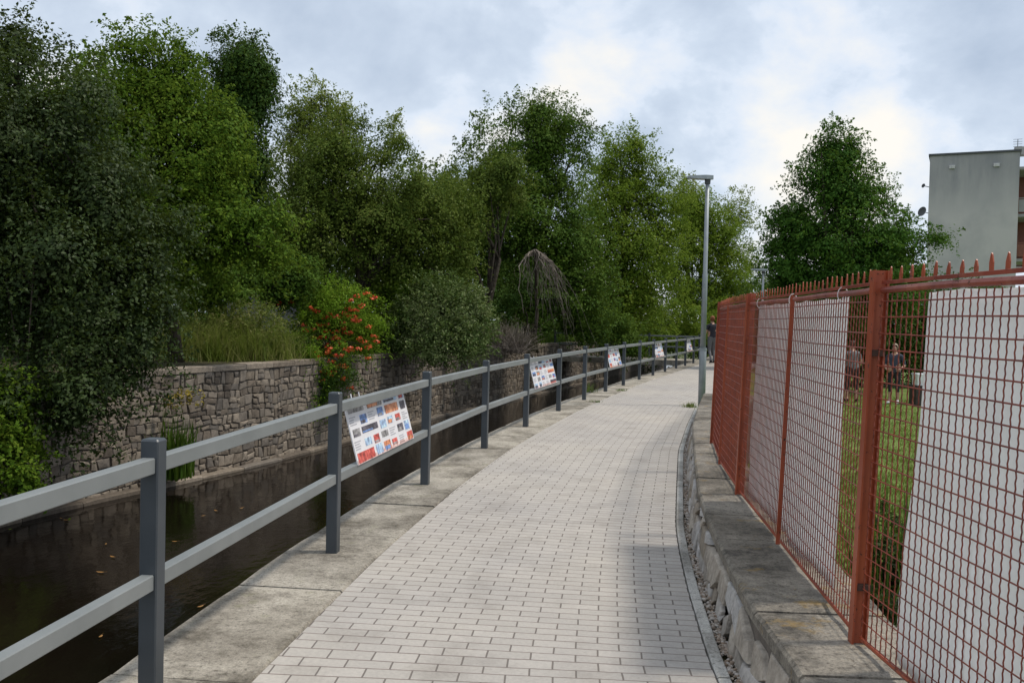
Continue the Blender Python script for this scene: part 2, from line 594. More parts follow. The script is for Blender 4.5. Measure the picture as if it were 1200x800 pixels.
def stones(curve, y0, y1, z0, z1, side, rh, ww, depth, gap=.018, irr=.25, wobble=.02, parent=None, mat=None, name='stonework', batter=0):
    """rubble facing: real stones standing proud of a mortar bed; side=+1 faces to the right"""
    mb = MB()
    a0, a1 = curve.S(y0), curve.S(y1)
    seed = rnd.random() * 100

    def P(a, z, d):
        y = curve.y_at(a)
        p, t, n = curve.frame(y)
        q = p + n * (side * (d - batter * (z - z0) / (z1 - z0)))
        return Vector((q.x, q.y, z))

    def warp(a, z):
        return (a + wobble * math.sin(7.3 * z + 3.1 * a + seed) + wobble * .7 * math.sin(13 * z - 5 * a), z + wobble * .9 * math.sin(4.1 * a + seed) + wobble * .6 * math.sin(9.7 * a + 2 * z))

    z = z0
    while z < z1 - .04:
        h = rnd.uniform(*rh)
        if z + h > z1 - rh[0] * .6: h = z1 - z
        a = a0 + rnd.uniform(-ww[1], 0)
        while a < a1:
            w = rnd.uniform(*ww)
            cells = [(z, z + h)]
            if h > rh[0] * 1.5 and rnd.random() < .3:
                m = rnd.uniform(.35, .65); cells = [(z, z + h * m), (z + h * m, z + h)]
            for (c0, c1) in cells:
                g = gap * rnd.uniform(.5, 1.4)
                cor = []
                for (aa, zz) in ((a + g / 2, c0 + g / 2), (a + w - g / 2, c0 + g / 2), (a + w - g / 2, c1 - g / 2), (a + g / 2, c1 - g / 2)):
                    aa, zz = warp(aa, zz)
                    aa += rnd.uniform(-1, 1) * irr * .08; zz += rnd.uniform(-1, 1) * irr * .06
                    cor.append((max(a0, min(a1, aa)), max(z0 - .02, min(z1 + .004, zz))))
                ca = sum(c[0] for c in cor) / 4; cz = sum(c[1] for c in cor) / 4
                d0, d1 = -.01, depth * rnd.uniform(.35, 1.0)
                out = [P(c[0], c[1], d0) for c in cor]
                k = rnd.uniform(.82, .93)
                mid = [P(ca + (c[0] - ca) * .97, cz + (c[1] - cz) * .96, d1 * .6) for c in cor]
                inn = [P(ca + (c[0] - ca) * k, cz + (c[1] - cz) * k, d1 * rnd.uniform(.85, 1.15)) for c in cor]
                cen = P(ca + rnd.uniform(-.02, .02), cz, d1 * rnd.uniform(1.0, 1.35))
                for r0, r1 in ((out, mid), (mid, inn)):
                    for i in range(4):
                        j = (i + 1) % 4
                        mb.face([r0[i], r0[j], r1[j], r1[i]])
                for i in range(4):
                    mb.face([inn[i], inn[(i + 1) % 4], cen])
            a += w
        z += h
    return merged(mb, name, mat, parent)


# ------------------------------------------------------------------ quay wall under the railing
t = thing('quay_wall', 'river wall capped with pale concrete slabs under the grey railing', 'wall', (quay_l.x(4), 4, WATER_Z))
mb = MB()
slab_row(mb, quay_l, quay_r.off(-.014), -.22, .004, -7.5, 45, 1.18, .014, .012, .005)
merged(mb, 'coping', M['quay'], t)
mb = vstrip(quay_l.off(.05), -2.4, -.2, -7.5, 45, .5, True)
mb.build('masonry', M['mortar'], t)
# bedding sheet under coping joints and gravel (dark)
mb = strip(quay_l.off(.04), foot_c.off(.1), -.03, -.03, -7.5, 60, .5)
tag(mb.build('roadbed', M['soil']), kind='structure')
bpy.data.objects['roadbed'].data.flip_normals()

# ------------------------------------------------------------------ kerb, gravel, low wall on the right
mb = MB()
slab_row(mb, kerb_c.off(.006), kerb_c.off(.062), -.1, .012, -7, 40, 1.0, .006, .006, .003)
o = merged(mb, 'kerb', M['kerb']); tag(o, kind='structure')

t = thing('stone_wall', 'low fieldstone wall with dark weathered coping beneath the red fence', 'wall', (foot_c.x(5), 5, 0))
WALL_END = 16.0
mb = vstrip(foot_c.off(.06), -.1, .245, -7, WALL_END, .25, False)
vstrip(inner_c.off(-.01), LAWN_Z - .2, .245, -7, WALL_END, .25, True, mb)
mb.face([(foot_c.x(WALL_END) + .03, WALL_END, -.1), (inner_c.x(WALL_END), WALL_END, -.1), (inner_c.x(WALL_END), WALL_END, .245), (foot_c.x(WALL_END) + .03, WALL_END, .245)])
mb.build('wall_core', M['mortar'], t)
stones(foot_c.off(.015), -1, WALL_END, -.03, .236, -1, (.10, .17), (.13, .32), .032, .012, .75, .028, t, M['fieldstone'], batter=.045)
mb = MB()
slab_row(mb, cop_c, inner_c.off(.012), .24, .30, -7, WALL_END, .72, .012, .014, .004)
merged(mb, 'coping', M['coping'], t)

# pebbles in the gap between kerb and wall
mb = MB()
ico = bmesh.new(); bmesh.ops.create_icosphere(ico, subdivisions=1, radius=1)
iv = [v.co.copy() for v in ico.verts]; iff = [[v.index for v in f.verts] for f in ico.faces]; ico.free()
for i in range(3600):
    y = 2.4 + (rnd.random() ** 1.6) * 13.5
    p, tt, n = kerb_c.frame(y)
    q = p + n * rnd.uniform(.066, .125)
    r = rnd.uniform(.005, .013)
    rot = Matrix.Rotation(rnd.uniform(0, 6.3), 3, 'Z') @ Matrix.Rotation(rnd.uniform(-.6, .6), 3, 'X')
    sc = Vector((r * rnd.uniform(.8, 1.5), r * rnd.uniform(.7, 1.1), r * rnd.uniform(.5, .9)))
    b = len(mb.v)
    for v in iv:
        w = rot @ Vector((v.x * sc.x, v.y * sc.y, v.z * sc.z))
        mb.v.append((q.x + w.x, q.y + w.y, -.012 + rnd.uniform(0, .0) + w.z + (.008 if i % 3 else .014)))
    for f in iff:
        mb.f.append(tuple(b + k for k in f)); mb.mi.append(0); mb.uv.extend([(0, 0)] * 3)
tag(mb.build('gravel', M['pebble']), 'small pebbles in the gap between kerb and low stone wall', 'gravel', kind='stuff')

# ------------------------------------------------------------------ river wall on the far bank
t = thing('retaining_wall', 'long rubble stone retaining wall on the far bank of the river', 'wall', (river_c.x(20), 20, WATER_Z))
mb = vstrip(river_c, -2.4, TERR_Z - .02, -7.5, 70, .5, False)
mb.build('mortar_bed', M['mortar'], t)
stones(river_c, 3, 50, WATER_Z - .05, TERR_Z - .08, 1, (.10, .22), (.10, .29), .04, .016, .32, .022, t, M['rubble'])
mb = MB()
slab_row(mb, river_c.off(-.30), river_c.off(.05), TERR_Z - .08, TERR_Z + .03, 3, 50, .95, .014, .014, .012)
merged(mb, 'coping', M['rubble'], t)
mb = MB()
slab_row(mb, river_c.off(.0), river_c.off(.20), WATER_Z - .3, WATER_Z + .07, 3, 50, 1.3, .01, .02, .015)
merged(mb, 'ledge', M['rubble'], t)

# ------------------------------------------------------------------ railing
def railing(name, label, posts, parent_loc, far_from=99):
    t = thing(name, label, 'railing', parent_loc)
    P = [Vector((x, y, 0)) for x, y in posts]
    for i, p in enumerate(P):
        d = (P[min(i + 1, len(P) - 1)] - P[max(i - 1, 0)]).normalized()
        rot = Matrix(((d.y, d.x, 0), (-d.x, d.y, 0), (0, 0, 1)))
        mb = MB()
        # hollow-section post with chamfered vertical edges and a folded cap
        w, c = .036, .005
        prof = [(-w + c, -w), (w - c, -w), (w, -w + c), (w, w - c), (w - c, w), (-w + c, w), (-w, w - c), (-w, -w + c)]
        Q = lambda x, y, z: p + rot @ Vector((x, y, z))
        for k in range(8):
            a, b = prof[k], prof[(k + 1) % 8]
            mb.face([Q(*a, 0), Q(*b, 0), Q(*b, 1.018), Q(*a, 1.018)])
            mb.face([Q(*a, 1.018), Q(*b, 1.018), Q(b[0] * .86, b[1] * .86, 1.026), Q(a[0] * .86, a[1] * .86, 1.026)])
        mb.face([Q(x * .86, y * .86, 1.026) for x, y in prof])
        po = mb.build('post', M['post'], t)
    for i in range(len(P) - 1):
        a, b = P[i], P[i + 1]
        d = (b - a).normalized()
        for nm, z in (('top_rail', .925), ('lower_rail', .475)):
            mb = MB()
            mb.bar(a + d * .037 + Vector((0, 0, z)), b - d * .037 + Vector((0, 0, z)), .05, .062)
            mb.build(nm, M['rail'], t)
    return t


railing('railing', 'long grey metal railing with two rails along the river edge of the path', POSTS, (-1.375, 3.55, 0))
BR = [(7.50 + 0.35, 38.6), (5.85, 39.3), (3.9, 39.95), (1.9, 40.6)]
railing('bridge_railing', 'distant grey railing turning off across the river at the end of the path', BR, (5.85, 39.3, 0))
t = thing('footbridge', 'narrow footbridge deck crossing the river at the far end', 'bridge', (4, 40.5, 0))
mb = MB()
d = Vector((BR[-1][0] - BR[0][0], BR[-1][1] - BR[0][1], 0)).normalized()
mb.box((4.6, 40.6, -.2), (8.4, 2.0, .22), Matrix.Rotation(math.atan2(d.y, d.x), 3, 'Z'))
mb.build('deck', M['quay'], t)

# ------------------------------------------------------------------ information boards on the railing
PR = [("print_white", (.74, .73, .75)), ("print_blue", (.16, .27, .55)), ("print_sky", (.38, .52, .75)), ("print_red", (.55, .09, .07)),
      ("print_orange", (.68, .25, .12)), ("print_grey", (.28, .27, .27)), ("print_dark", (.09, .08, .1)), ("print_text", (.42, .42, .45)), ("print_pink", (.78, .50, .46))]


def print_mat(nm, c, amt):
    m, nt, bs = new_mat(nm)
    v = coord(nt, 'Object')
    f = noise(nt, v, 26, 4)
    nt.links.new(ramp(nt, f, [(.35, tuple(max(0, x * (1 - amt)) for x in c)), (.5, c), (.68, tuple(min(.85, x * (1 + amt) + amt * .08) for x in c))]), bs.inputs['Base Color'])
    bs.inputs['Roughness'].default_value = .4
    return m


PM = [print_mat(n, c, .03 if i in (0, 7) else .55) for i, (n, c) in enumerate(PR)]


def board(i, f0, f1, label, hgt=.60, photos=None, seed=1, cols=6, rows=5, dens=.78):
    r = random.Random(seed)
    a, b = Vector((*POSTS[i], 0)), Vector((*POSTS[i + 1], 0))
    d = (b - a).normalized(); n = Vector((d.y, -d.x, 0))     # n towards the path
    L = (b - a).length
    p0 = a + d * (f0 * L) + Vector((0, 0, .497)) + n * .030
    w = (f1 - f0) * L
    tilt = R(15)
    up = Vector((0, 0, 1)) * math.cos(tilt) - n * math.sin(tilt)
    nf = up.cross(d) * -1
    if nf.dot(n) < 0: nf = -nf
    t = thing('information_board', label, 'information board', p0, 'information boards leaning on the railing')
    mb = MB()
    def Q(u, v, h): return p0 + d * u + up * v + nf * h
    def slab(mb, u0, v0, u1, v1, h0, h1, mi=0):
        A = [Q(u0, v0, h0), Q(u1, v0, h0), Q(u1, v1, h0), Q(u0, v1, h0)]
        B = [Q(u0, v0, h1), Q(u1, v0, h1), Q(u1, v1, h1), Q(u0, v1, h1)]
        mb.face(A[::-1], mi=mi); mb.face(B, mi=mi)
        for k in range(4): mb.face([A[k], A[(k + 1) % 4], B[(k + 1) % 4], B[k]], mi=mi)
    slab(mb, 0, 0, w, hgt, -.004, .004)
    mb.build('panel', PM[0], t)
    mb = MB()
    cw, rh = w / cols, hgt / rows
    taken = set()
    for ry in range(rows):
        for cx in range(cols):
            if (cx, ry) in taken: continue
            q = r.random()
            if q < dens:
                big = r.random() < .22 and cx < cols - 1
                if big: taken.add((cx + 1, ry))
                u0 = cx * cw + r.uniform(.08, .2) * cw; u1 = (cx + (2 if big else 1)) * cw - r.uniform(.06, .25) * cw
                v0 = ry * rh + r.uniform(.06, .3) * rh; v1 = (ry + 1) * rh - r.uniform(.04, .2) * rh
                mi = r.choice([1, 2, 2, 2, 3, 4, 5, 6, 5])
                slab(mb, u0, v0, u1, v1, .0045, .006, mi)
                if r.random() < .8:      # second tone inside the picture (roof against sky, ground)
                    vm = v0 + (v1 - v0) * r.uniform(.3, .6)
                    slab(mb, u0 + .004, v0 + .004, u0 + (u1 - u0) * r.uniform(.5, .98), vm, .0065, .0075, r.choice([3, 4, 5, 6, 1]))
            else:
                for k in range(4):
                    v0 = (ry + .15 + .2 * k) * rh
                    slab(mb, (cx + .12) * cw, v0, (cx + r.uniform(.5, .9)) * cw, v0 + .008, .0045, .0055, 7)
    slab(mb, 0.002, 0.002, w * .97, .03, .0045, .0055, 8)
    mb.build('print', PM, t)
    for u in (w * .14, w * .26):
        mb = MB()
        slab(mb, u, hgt - .03, u + .010, hgt + .06, -.010, -.0045)
        mb.build('hanger', PM[0], t)
    return t


board(4, .16, .77, 'largest and nearest information board, a collage of red and blue photos', .425, seed=4, cols=7, dens=.82)
board(7, .18, .86, 'second information board, pale with a red spot and blue side', .42, seed=9, dens=.6)
board(10, .14, .80, 'third information board, grey on top and white below', .42, seed=12, cols=5, rows=4, dens=.5)
board(13, .14, .80, 'fourth information board, whitish with a dark central photo', .42, seed=21, cols=4, rows=4, dens=.5)
board(16, .10, .75, 'farthest information board, small and bluish, near the lamp pole', .42, seed=23, cols=4, rows=4, dens=.5)

# ------------------------------------------------------------------ red fence
FP = [(1.42, -1.0, 'b'), (1.38, .5, 's'), (1.36, 2.0, 's'), (1.325, 3.53, 'b'), (1.475, 5.1, 's'), (1.616, 6.57, 'b'), (1.79, 7.95, 's'), (2.03, 9.35, 'b'), (2.30, 10.5, 's'), (2.62, 11.6, 'b'), (3.3, 13.9, 's'), (4.0, 16.0, 'b')]
LEAN = .030                      # the old fence leans a little towards the garden
FP = [(x + .035, y, k) for x, y, k in FP]
t = thing('mesh_fence', 'rusty red wire mesh fence with spiked top on the low stone wall', 'fence', (1.31, 3.53, .3))
FZ0, FZ1 = .325, 1.655
for i, (x, y, kd) in enumerate(FP):
    p = Vector((x, y, 0))
    q = Vector(FP[min(i + 1, len(FP) - 1)][:2]) - Vector(FP[max(i - 1, 0)][:2])
    d = Vector((q.x, q.y, 0)).normalized(); n = Vector((d.y, -d.x, 0))
    mb = MB()
    if kd == 'b':
        # rolled T section: broad web along the fence, narrow flange to the path
        mb.bar(p + Vector((0, 0, .30)) - n * .02, p + Vector((0, 0, 1.735)) - n * .02, .05, .014, bev=.002) if False else None
        rot = Matrix(((d.y, d.x, 0), (-d.x, d.y, 0), (0, 0, 1)))
        mb.box(p + Vector((0, 0, 1.0175)), (.044, .008, 1.435), rot)
        mb.box(p - n * .026 + Vector((0, 0, 1.0175)), (.008, .046, 1.435), rot)
        mb.box(p + n * .026 + Vector((0, 0, 1.0175)), (.008, .038, 1.435), rot)
        po = mb.build('post', M['red'], t)
        for z in (.52, 1.42):
            mb = MB()
            mb.box(p + n * .004 + Vector((0, 0, z)), (.05, .05, .024), rot)
            mb.build('clamp', M['red'] if i != 3 else M['rust'], po)
    else:
        rot = Matrix(((d.y, d.x, 0), (-d.x, d.y, 0), (0, 0, 1)))
        mb.box(p - n * .012 + Vector((0, 0, .99)), (.010, .014, 1.38), rot)
        mb.box(p + Vector((0, 0, .99)), (.012, .008, 1.38), rot)
        mb.build('post', M['red'], t)


def wire(mb, pts, r):
    """square wire along pts (fast)"""
    base = len(mb.v)
    n = len(pts)
    t = (pts[-1] - pts[0]).normalized()
    a = t.cross(Vector((1, 0, 0)) if abs(t.x) < .8 else Vector((0, 1, 0))).normalized(); b = t.cross(a)
    for p in pts:
        for (u, v) in ((r, 0), (0, r), (-r, 0), (0, -r)):
            mb.v.append(tuple(p + a * u + b * v))
    for i in range(n - 1):
        for k in range(4):
            q = base + i * 4 + k; q2 = base + i * 4 + (k + 1) % 4
            mb.f.append((q, q2, q2 + 4, q + 4)); mb.mi.append(0); mb.uv.extend([(0, 0)] * 4)


for i in range(len(FP) - 1):
    a, b = Vector((*FP[i][:2], 0)), Vector((*FP[i + 1][:2], 0))
    L = (b - a).length; d = (b - a).normalized(); n = Vector((d.y, -d.x, 0))
    near = FP[i + 1][1] <= 5.2 and FP[i][1] > 1
    m0, m1 = .03, L - .03
    mb = MB()
    nw = int(round((m1 - m0) / .0435))
    for k in range(nw + 1):
        s = m0 + (m1 - m0) * k / nw
        bas = a + d * s
        if near:
            zs = np.arange(FZ0, FZ1, .0157)
            ph = k % 2
            pts = [bas + d * (.0021 * (1 if (j + ph) % 2 else -1) + .0012 * math.sin(k * 7 + j * .07)) + Vector((0, 0, z)) for j, z in enumerate(zs)]
        else:
            lean = rnd.uniform(-.003, .003)
            pts = [bas + Vector((0, 0, FZ0)), bas + d * lean + Vector((0, 0, FZ1))]
        wire(mb, pts, .0026)
    nh = 21
    for k in range(nh + 1):
        z = FZ0 + .012 + (FZ1 - FZ0 - .05) * k / nh
        A, B = a + d * m0, a + d * m1
        sag = rnd.uniform(-.004, .004)
        pts = [A + (B - A) * u - n * .0042 + Vector((0, 0, z + sag * math.sin(math.pi * u) + rnd.uniform(-.001, .001))) for u in np.linspace(0, 1, 9)]
        wire(mb, pts, .0027)
    mb.build('mesh_panel', M['redwire'], t)
    mb = MB()
    mb.tube([a + d * m0 + Vector((0, 0, FZ0)), a + d * m1 + Vector((0, 0, FZ0))], .008, 6)
    mb.build('bottom_bar', M['red'], t)
    mb = MB()
    zt = FZ1 + .006
    pts = [a + d * (m0 + (m1 - m0) * u) + Vector((0, 0, zt + .002 * math.sin(u * 9 + i))) for u in np.linspace(0, 1, 12)]
    mb.tube(pts, .013, 8)
    mb.bar(a + d * m0 + Vector((0, 0, zt + .026)) - n * .004, a + d * m1 + Vector((0, 0, zt + .026)) - n * .004, .004, .014, bev=.0008)
    mb.build('top_rail', M['redtop'], t)
    mb = MB()
    ns = int((m1 - m0 - .02) / .087)
    prof = [(0, 0)]
    for k in range(ns + 1):
        c0 = .02 + .087 * k; h, w = .060 * rnd.uniform(.85, 1.1), .0105; tl = rnd.uniform(-.005, .005)
        prof += [(c0 - w, .004), (c0 - w * 1.05 + tl * .5, h * .55), (c0 - w * .35 + tl, h * .93), (c0 + tl, h), (c0 + w * .35 + tl, h * .93), (c0 + w * 1.05 + tl * .5, h * .55), (c0 + w, .004)]
    prof += [(m1 - m0, .004), (m1 - m0, 0)]
    base = a + d * m0 + n * .001 + Vector((0, 0, zt + .022))
    Fr = [base + d * u + n * -.002 + Vector((0, 0, v)) for u, v in prof]
    Bk = [q + n * .004 for q in Fr]
    mb.face(Fr[::-1]); mb.face(Bk)
    for q in range(len(prof)):
        r = (q + 1) % len(prof)
        mb.face([Fr[q], Fr[r], Bk[r], Bk[q]])
    merged(mb, 'spike_strip', M['red'], t)


def lean(o):
    me = o.data
    n = len(me.vertices)
    c = np.empty(n * 3, dtype=np.float32); me.vertices.foreach_get("co", c)
    c = c.reshape(-1, 3); c[:, 0] += LEAN * np.maximum(0, c[:, 2] - .3)
    me.vertices.foreach_set("co", c.ravel()); me.update()


for o in list(COL.objects):
    p = o
    while p.parent: p = p.parent
    if p == t and o.type == 'MESH': lean(o)


# ------------------------------------------------------------------ white screens tied behind the mesh
def fence_pt(y):
    for (x0, y0, _), (x1, y1, _) in zip(FP[:-1], FP[1:]):
        if y0 <= y <= y1:
            u = (y - y0) / (y1 - y0)
            d = Vector((x1 - x0, y1 - y0, 0)).normalized()
            return Vector((x0 + (x1 - x0) * u, y, 0)), Vector((d.y, -d.x, 0)), d


def screen(label, y0, y1, z0, z1, seed, skew=0):
    r = random.Random(seed)
    mid, n, d = fence_pt((y0 + y1) / 2)
    t = thing('privacy_screen', label, 'screen', (mid.x, mid.y, z0), 'white fabric screens tied to the red fence')
    mb = MB()
    ny, nz = 90, 24
    G = []
    for i in range(ny + 1):
        col = []
        for j in range(nz + 1):
            v = j / nz
            y = y0 + (y1 + skew * (1 - v) - y0) * i / ny
            p, n, d = fence_pt(y)
            dep = .022 + .006 * math.sin(i * .55 + seed) * (1 - .3 * v) + .004 * math.sin(i * 1.7 + j * .3) + .012 * (1 - v) * math.sin(i * .13 + 1)
            if FP[3][1] - .05 < y < FP[3][1] + .05 or 6.5 < y: dep += .04
            if 5.0 < y < 5.2: dep += .004
            z = z0 + (z1 - z0) * v
            z += (.012 * math.sin(i * .21 + seed) if v < .02 else 0) + (-.007 * abs(math.sin(i * .19)) if v > .98 else 0)
            sh = .012 * math.sin(j * .35) * (1 if i in (0, ny) else .3)
            col.append(p + n * dep + d * sh + Vector((0, 0, z)))
        G.append(col)
    for i in range(ny):
        for j in range(nz):
            mb.face([G[i][j], G[i + 1][j], G[i + 1][j + 1], G[i][j + 1]])
    o = merged(mb, 'fabric', M['cloth'], t, True)
    lean(o)
    sol = o.modifiers.new('thickness', 'SOLIDIFY'); sol.thickness = .0015
    for y in np.arange(y0 + .04, y1, 1.05):
        mb = MB()
        p, n, d = fence_pt(float(y))
        c = p + Vector((0, 0, 1.66))
        pts = [c + n * (.02 * math.cos(a)) + Vector((0, 0, .032 * math.sin(a))) + d * .004 * a for a in np.linspace(0, 6.6, 14)]
        pts += [pts[-1] + Vector((0, 0, -.03)) - n * .01 + d * .015, pts[-1] + Vector((0, 0, -.055)) - n * .012 + d * .02]
        mb.tube(pts, .0022, 5)
        lean(mb.build('tie', M['cloth'], t))


screen('broad white fabric screen filling the nearest fence panel', .3, 3.16, .335, 1.648, 1, .10)
screen('long white fabric screen behind the middle fence panels, left of the thick red post', 4.02, 6.30, .36, 1.648, 5)


# ------------------------------------------------------------------ street lamps
def lamp(label, p, H, arm_dir, group):
    t = thing('street_lamp', label, 'street lamp', p, group)
    p = Vector(p)
    mb = MB()
    mb.tube([p + Vector((0, 0, -.1)), p + Vector((0, 0, 1.02)), p + Vector((0, 0, 1.05))], [.066, .064, .05], 20)
    mb.build('pole_base', M['galv'], t, True)
    mb = MB()
    mb.tube([p + Vector((0, 0, 1.02)), p + Vector((0, 0, 1.06))], [.07, .07], 20)
    mb.build('collar', M['galv'], t, False)
    mb = MB()
    mb.tube([p + Vector((0, 0, 1.0)), p + Vector((0, 0, 2.4)), p + Vector((0, 0, 2.43)), p + Vector((0, 0, H - .06))], [.05, .048, .04, .036], 18)
    mb.build('pole', M['galv'], t, True)
    d = Vector(arm_dir).normalized(); s = Vector((-d.y, d.x, 0))
    mb = MB()
    c = p + Vector((0, 0, H - .02))
    def Q(u, v, z): return c + d * u + s * v + Vector((0, 0, z))
    # flat luminaire: shallow tapering housing
    prof = [(-.10, .05, -.03, .035), (.02, .085, -.035, .04), (.30, .09, -.018, .03), (.37, .06, -.012, .02)]
    rings = [[Q(u, -w, lo), Q(u, w, lo), Q(u, w * .9, hi), Q(u, -w * .9, hi)] for u, w, lo, hi in prof]
    for r0, r1 in zip(rings[:-1], rings[1:]):
        for k in range(4): mb.face([r0[k], r0[(k + 1) % 4], r1[(k + 1) % 4], r1[k]])
    mb.face(rings[0][::-1]); mb.face(rings[-1])
    h = mb.build('lamp_head', M['galv'], t)
    mb = MB()
    mb.tube([p + Vector((0, 0, H - .14)), p + Vector((0, 0, H - .05))], [.05, .055], 14)
    mb.build('bracket', M['darkmetal'], t)
    mb = MB()
    A = [Q(.05, -.06, -.0345), Q(.28, -.065, -.0225), Q(.28, .065, -.0225), Q(.05, .06, -.0345)]
    B = [q - Vector((0, 0, .004)) for q in A]
    mb.face(B)
    for k in range(4): mb.face([A[k], A[(k + 1) % 4], B[(k + 1) % 4], B[k]])
    mb.build('lens', plain('lamp_lens', (.5, .5, .48), .2), h)


LP = at(822, 475, 16.85); LP.z = 0
lamp('grey street lamp standing at the bend of the path beside the fence end', LP, 4.18, (-1, .15, 0), 'street lamps along the path')
LP2 = at(893, 372, 30); LP2.z = -.2
lamp('small distant street lamp beneath the right-hand conical tree', LP2, 3.5, (-1, .1, 0), 'street lamps along the path')


# ------------------------------------------------------------------ foliage
def leaf_mesh(pos, nrm, size, rng, aspect=.55, fold=.18, droop=0.0):
    """numpy: one folded rhombus leaf per position"""
    n = len(pos)
    nrm = nrm / np.linalg.norm(nrm, axis=1, keepdims=True)
    a = rng.normal(size=(n, 3)); a[:, 2] -= droop
    a -= nrm * (a * nrm).sum(1, keepdims=True)
    a /= np.linalg.norm(a, axis=1, keepdims=True)
    b = np.cross(nrm, a)
    s = size * rng.uniform(.6, 1.25, (n, 1))
    v0 = pos - a * s * .5
    v2 = pos + a * s * .5 - nrm * s * .12
    v1 = pos + b * s * aspect * .5 + nrm * s * fold * .5 - a * s * .05
    v3 = pos - b * s * aspect * .5 + nrm * s * fold * .5 - a * s * .05
    return np.stack([v0, v1, v2, v3], 1).reshape(-1, 3)


def mesh_from_quads(name, V):
    n = len(V) // 4
    me = bpy.data.meshes.new(name)
    me.vertices.add(len(V)); me.vertices.foreach_set("co", V.astype(np.float32).ravel())
    me.loops.add(len(V)); me.loops.foreach_set("vertex_index", np.arange(len(V), dtype=np.int32))
    me.polygons.add(n)
    me.polygons.foreach_set("loop_start", np.arange(0, len(V), 4, dtype=np.int32))
    me.polygons.foreach_set("loop_total", np.full(n, 4, dtype=np.int32))
    me.update(calc_edges=True)
    me.validate()
    return me


def crown_leaves(lobes, leaf, n_leaves, seed, clump=.45, up=.7, shell=.55, sprigs=.22, aspect=.55, droop=0, flat=.6, rough=.22, sprig_len=1.0):
    """lobes: (cx,cy,cz,rx,ry,rz). Leaves sit on many sprays spread through the outer crown volume; sprigs break the outline."""
    rng = np.random.default_rng(seed)
    lob = np.array(lobes, float)
    per = 64
    leaf = leaf * .68; n_leaves = int(n_leaves * 2.6)
    # every lobe carries a handful of boughs: rounded masses with shade between them
    subs, own = [], []
    for i, l in enumerate(lob):
        nb = int(np.clip(round(5 + 3.2 * (l[3] * l[5])), 6, 26))
        v = rng.normal(size=(nb, 3)); v /= np.linalg.norm(v, axis=1, keepdims=True)
        v[:, 2] = v[:, 2] * .9 + .1
        q = l[:3] + v * l[3:] * rng.uniform(.5, .86, (nb, 1))
        rb = rng.uniform(.24, .44, (nb, 1)) * (l[3:] ** .75) * (l[3:].min() ** .25)
        rb[:, 2] *= .8
        subs.append(np.concatenate([q, rb], 1)); own += [i] * nb
        subs.append(np.concatenate([l[:3], l[3:] * .54])[None]); own.append(i)
    sub = np.concatenate(subs); own = np.array(own)
    area = (sub[:, 3] * sub[:, 5]) ** .9
    nc = max(6, int(n_leaves * (1 - sprigs) / per))
    si = rng.choice(len(sub), nc, p=area / area.sum())
    idx = own[si]
    u = rng.normal(size=(nc, 3)); u[:, 2] += .25; u /= np.linalg.norm(u, axis=1, keepdims=True)
    rad = (.72 ** 3 + (1 - .72 ** 3) * rng.random(nc)) ** (1 / 3)
    ph = rng.uniform(0, 6.28, 6)
    lump = 1 + rough * .6 * (np.sin(6.2 * u[:, 0] + ph[0] + si) * np.sin(5.4 * u[:, 1] + ph[1]))
    c = sub[si, :3] + u * sub[si, 3:] * (rad * lump)[:, None]
    area = (lob[:, 3] * lob[:, 5]) ** .9
    cs = clump * .8 * rng.uniform(.5, 1.3, nc)
    k = np.repeat(np.arange(nc), per)
    off = rng.normal(size=(len(k), 3)) * .5
    off[:, 2] *= flat
    # sprays droop at their rim
    rr = np.hypot(off[:, 0], off[:, 1])
    off[:, 2] -= rr * rr * (.35 + droop)
    pos = c[k] + off * cs[k][:, None]
    nr = rng.normal(size=pos.shape) * .30 + np.array([0, 0, up * .8]) + u[k] * .85 + off * .7
    V = [leaf_mesh(pos, nr, leaf, rng, aspect, droop=droop * 2)]
    # sprigs
    ns = int(n_leaves * sprigs / 26)
    if ns:
        i2 = rng.choice(len(lob), ns, p=area / area.sum())
        w = rng.normal(size=(ns, 3)); w[:, 2] += .35; w /= np.linalg.norm(w, axis=1, keepdims=True)
        st = lob[i2, :3] + w * lob[i2, 3:] * rng.uniform(.8, 1.0, (ns, 1))
        dr = w * .7 + rng.normal(size=(ns, 3)) * .35; dr[:, 2] += .35 - droop
        dr /= np.linalg.norm(dr, axis=1, keepdims=True)
        ln = sprig_len * clump * rng.uniform(.6, 1.6, ns)
        k = np.repeat(np.arange(ns), 26)
        tt = rng.random(len(k))
        pos = st[k] + dr[k] * (ln[k] * tt)[:, None] + rng.normal(size=(len(k), 3)) * (.28 * clump * (1.05 - tt))[:, None]
        pos[:, 2] -= (tt ** 2) * ln[k] * (.25 + droop)
        nr = rng.normal(size=pos.shape) * .6 + np.array([0, 0, up]) + w[k] * .3
        V.append(leaf_mesh(pos, nr, leaf, rng, aspect, droop=droop * 2))
    return np.concatenate(V)


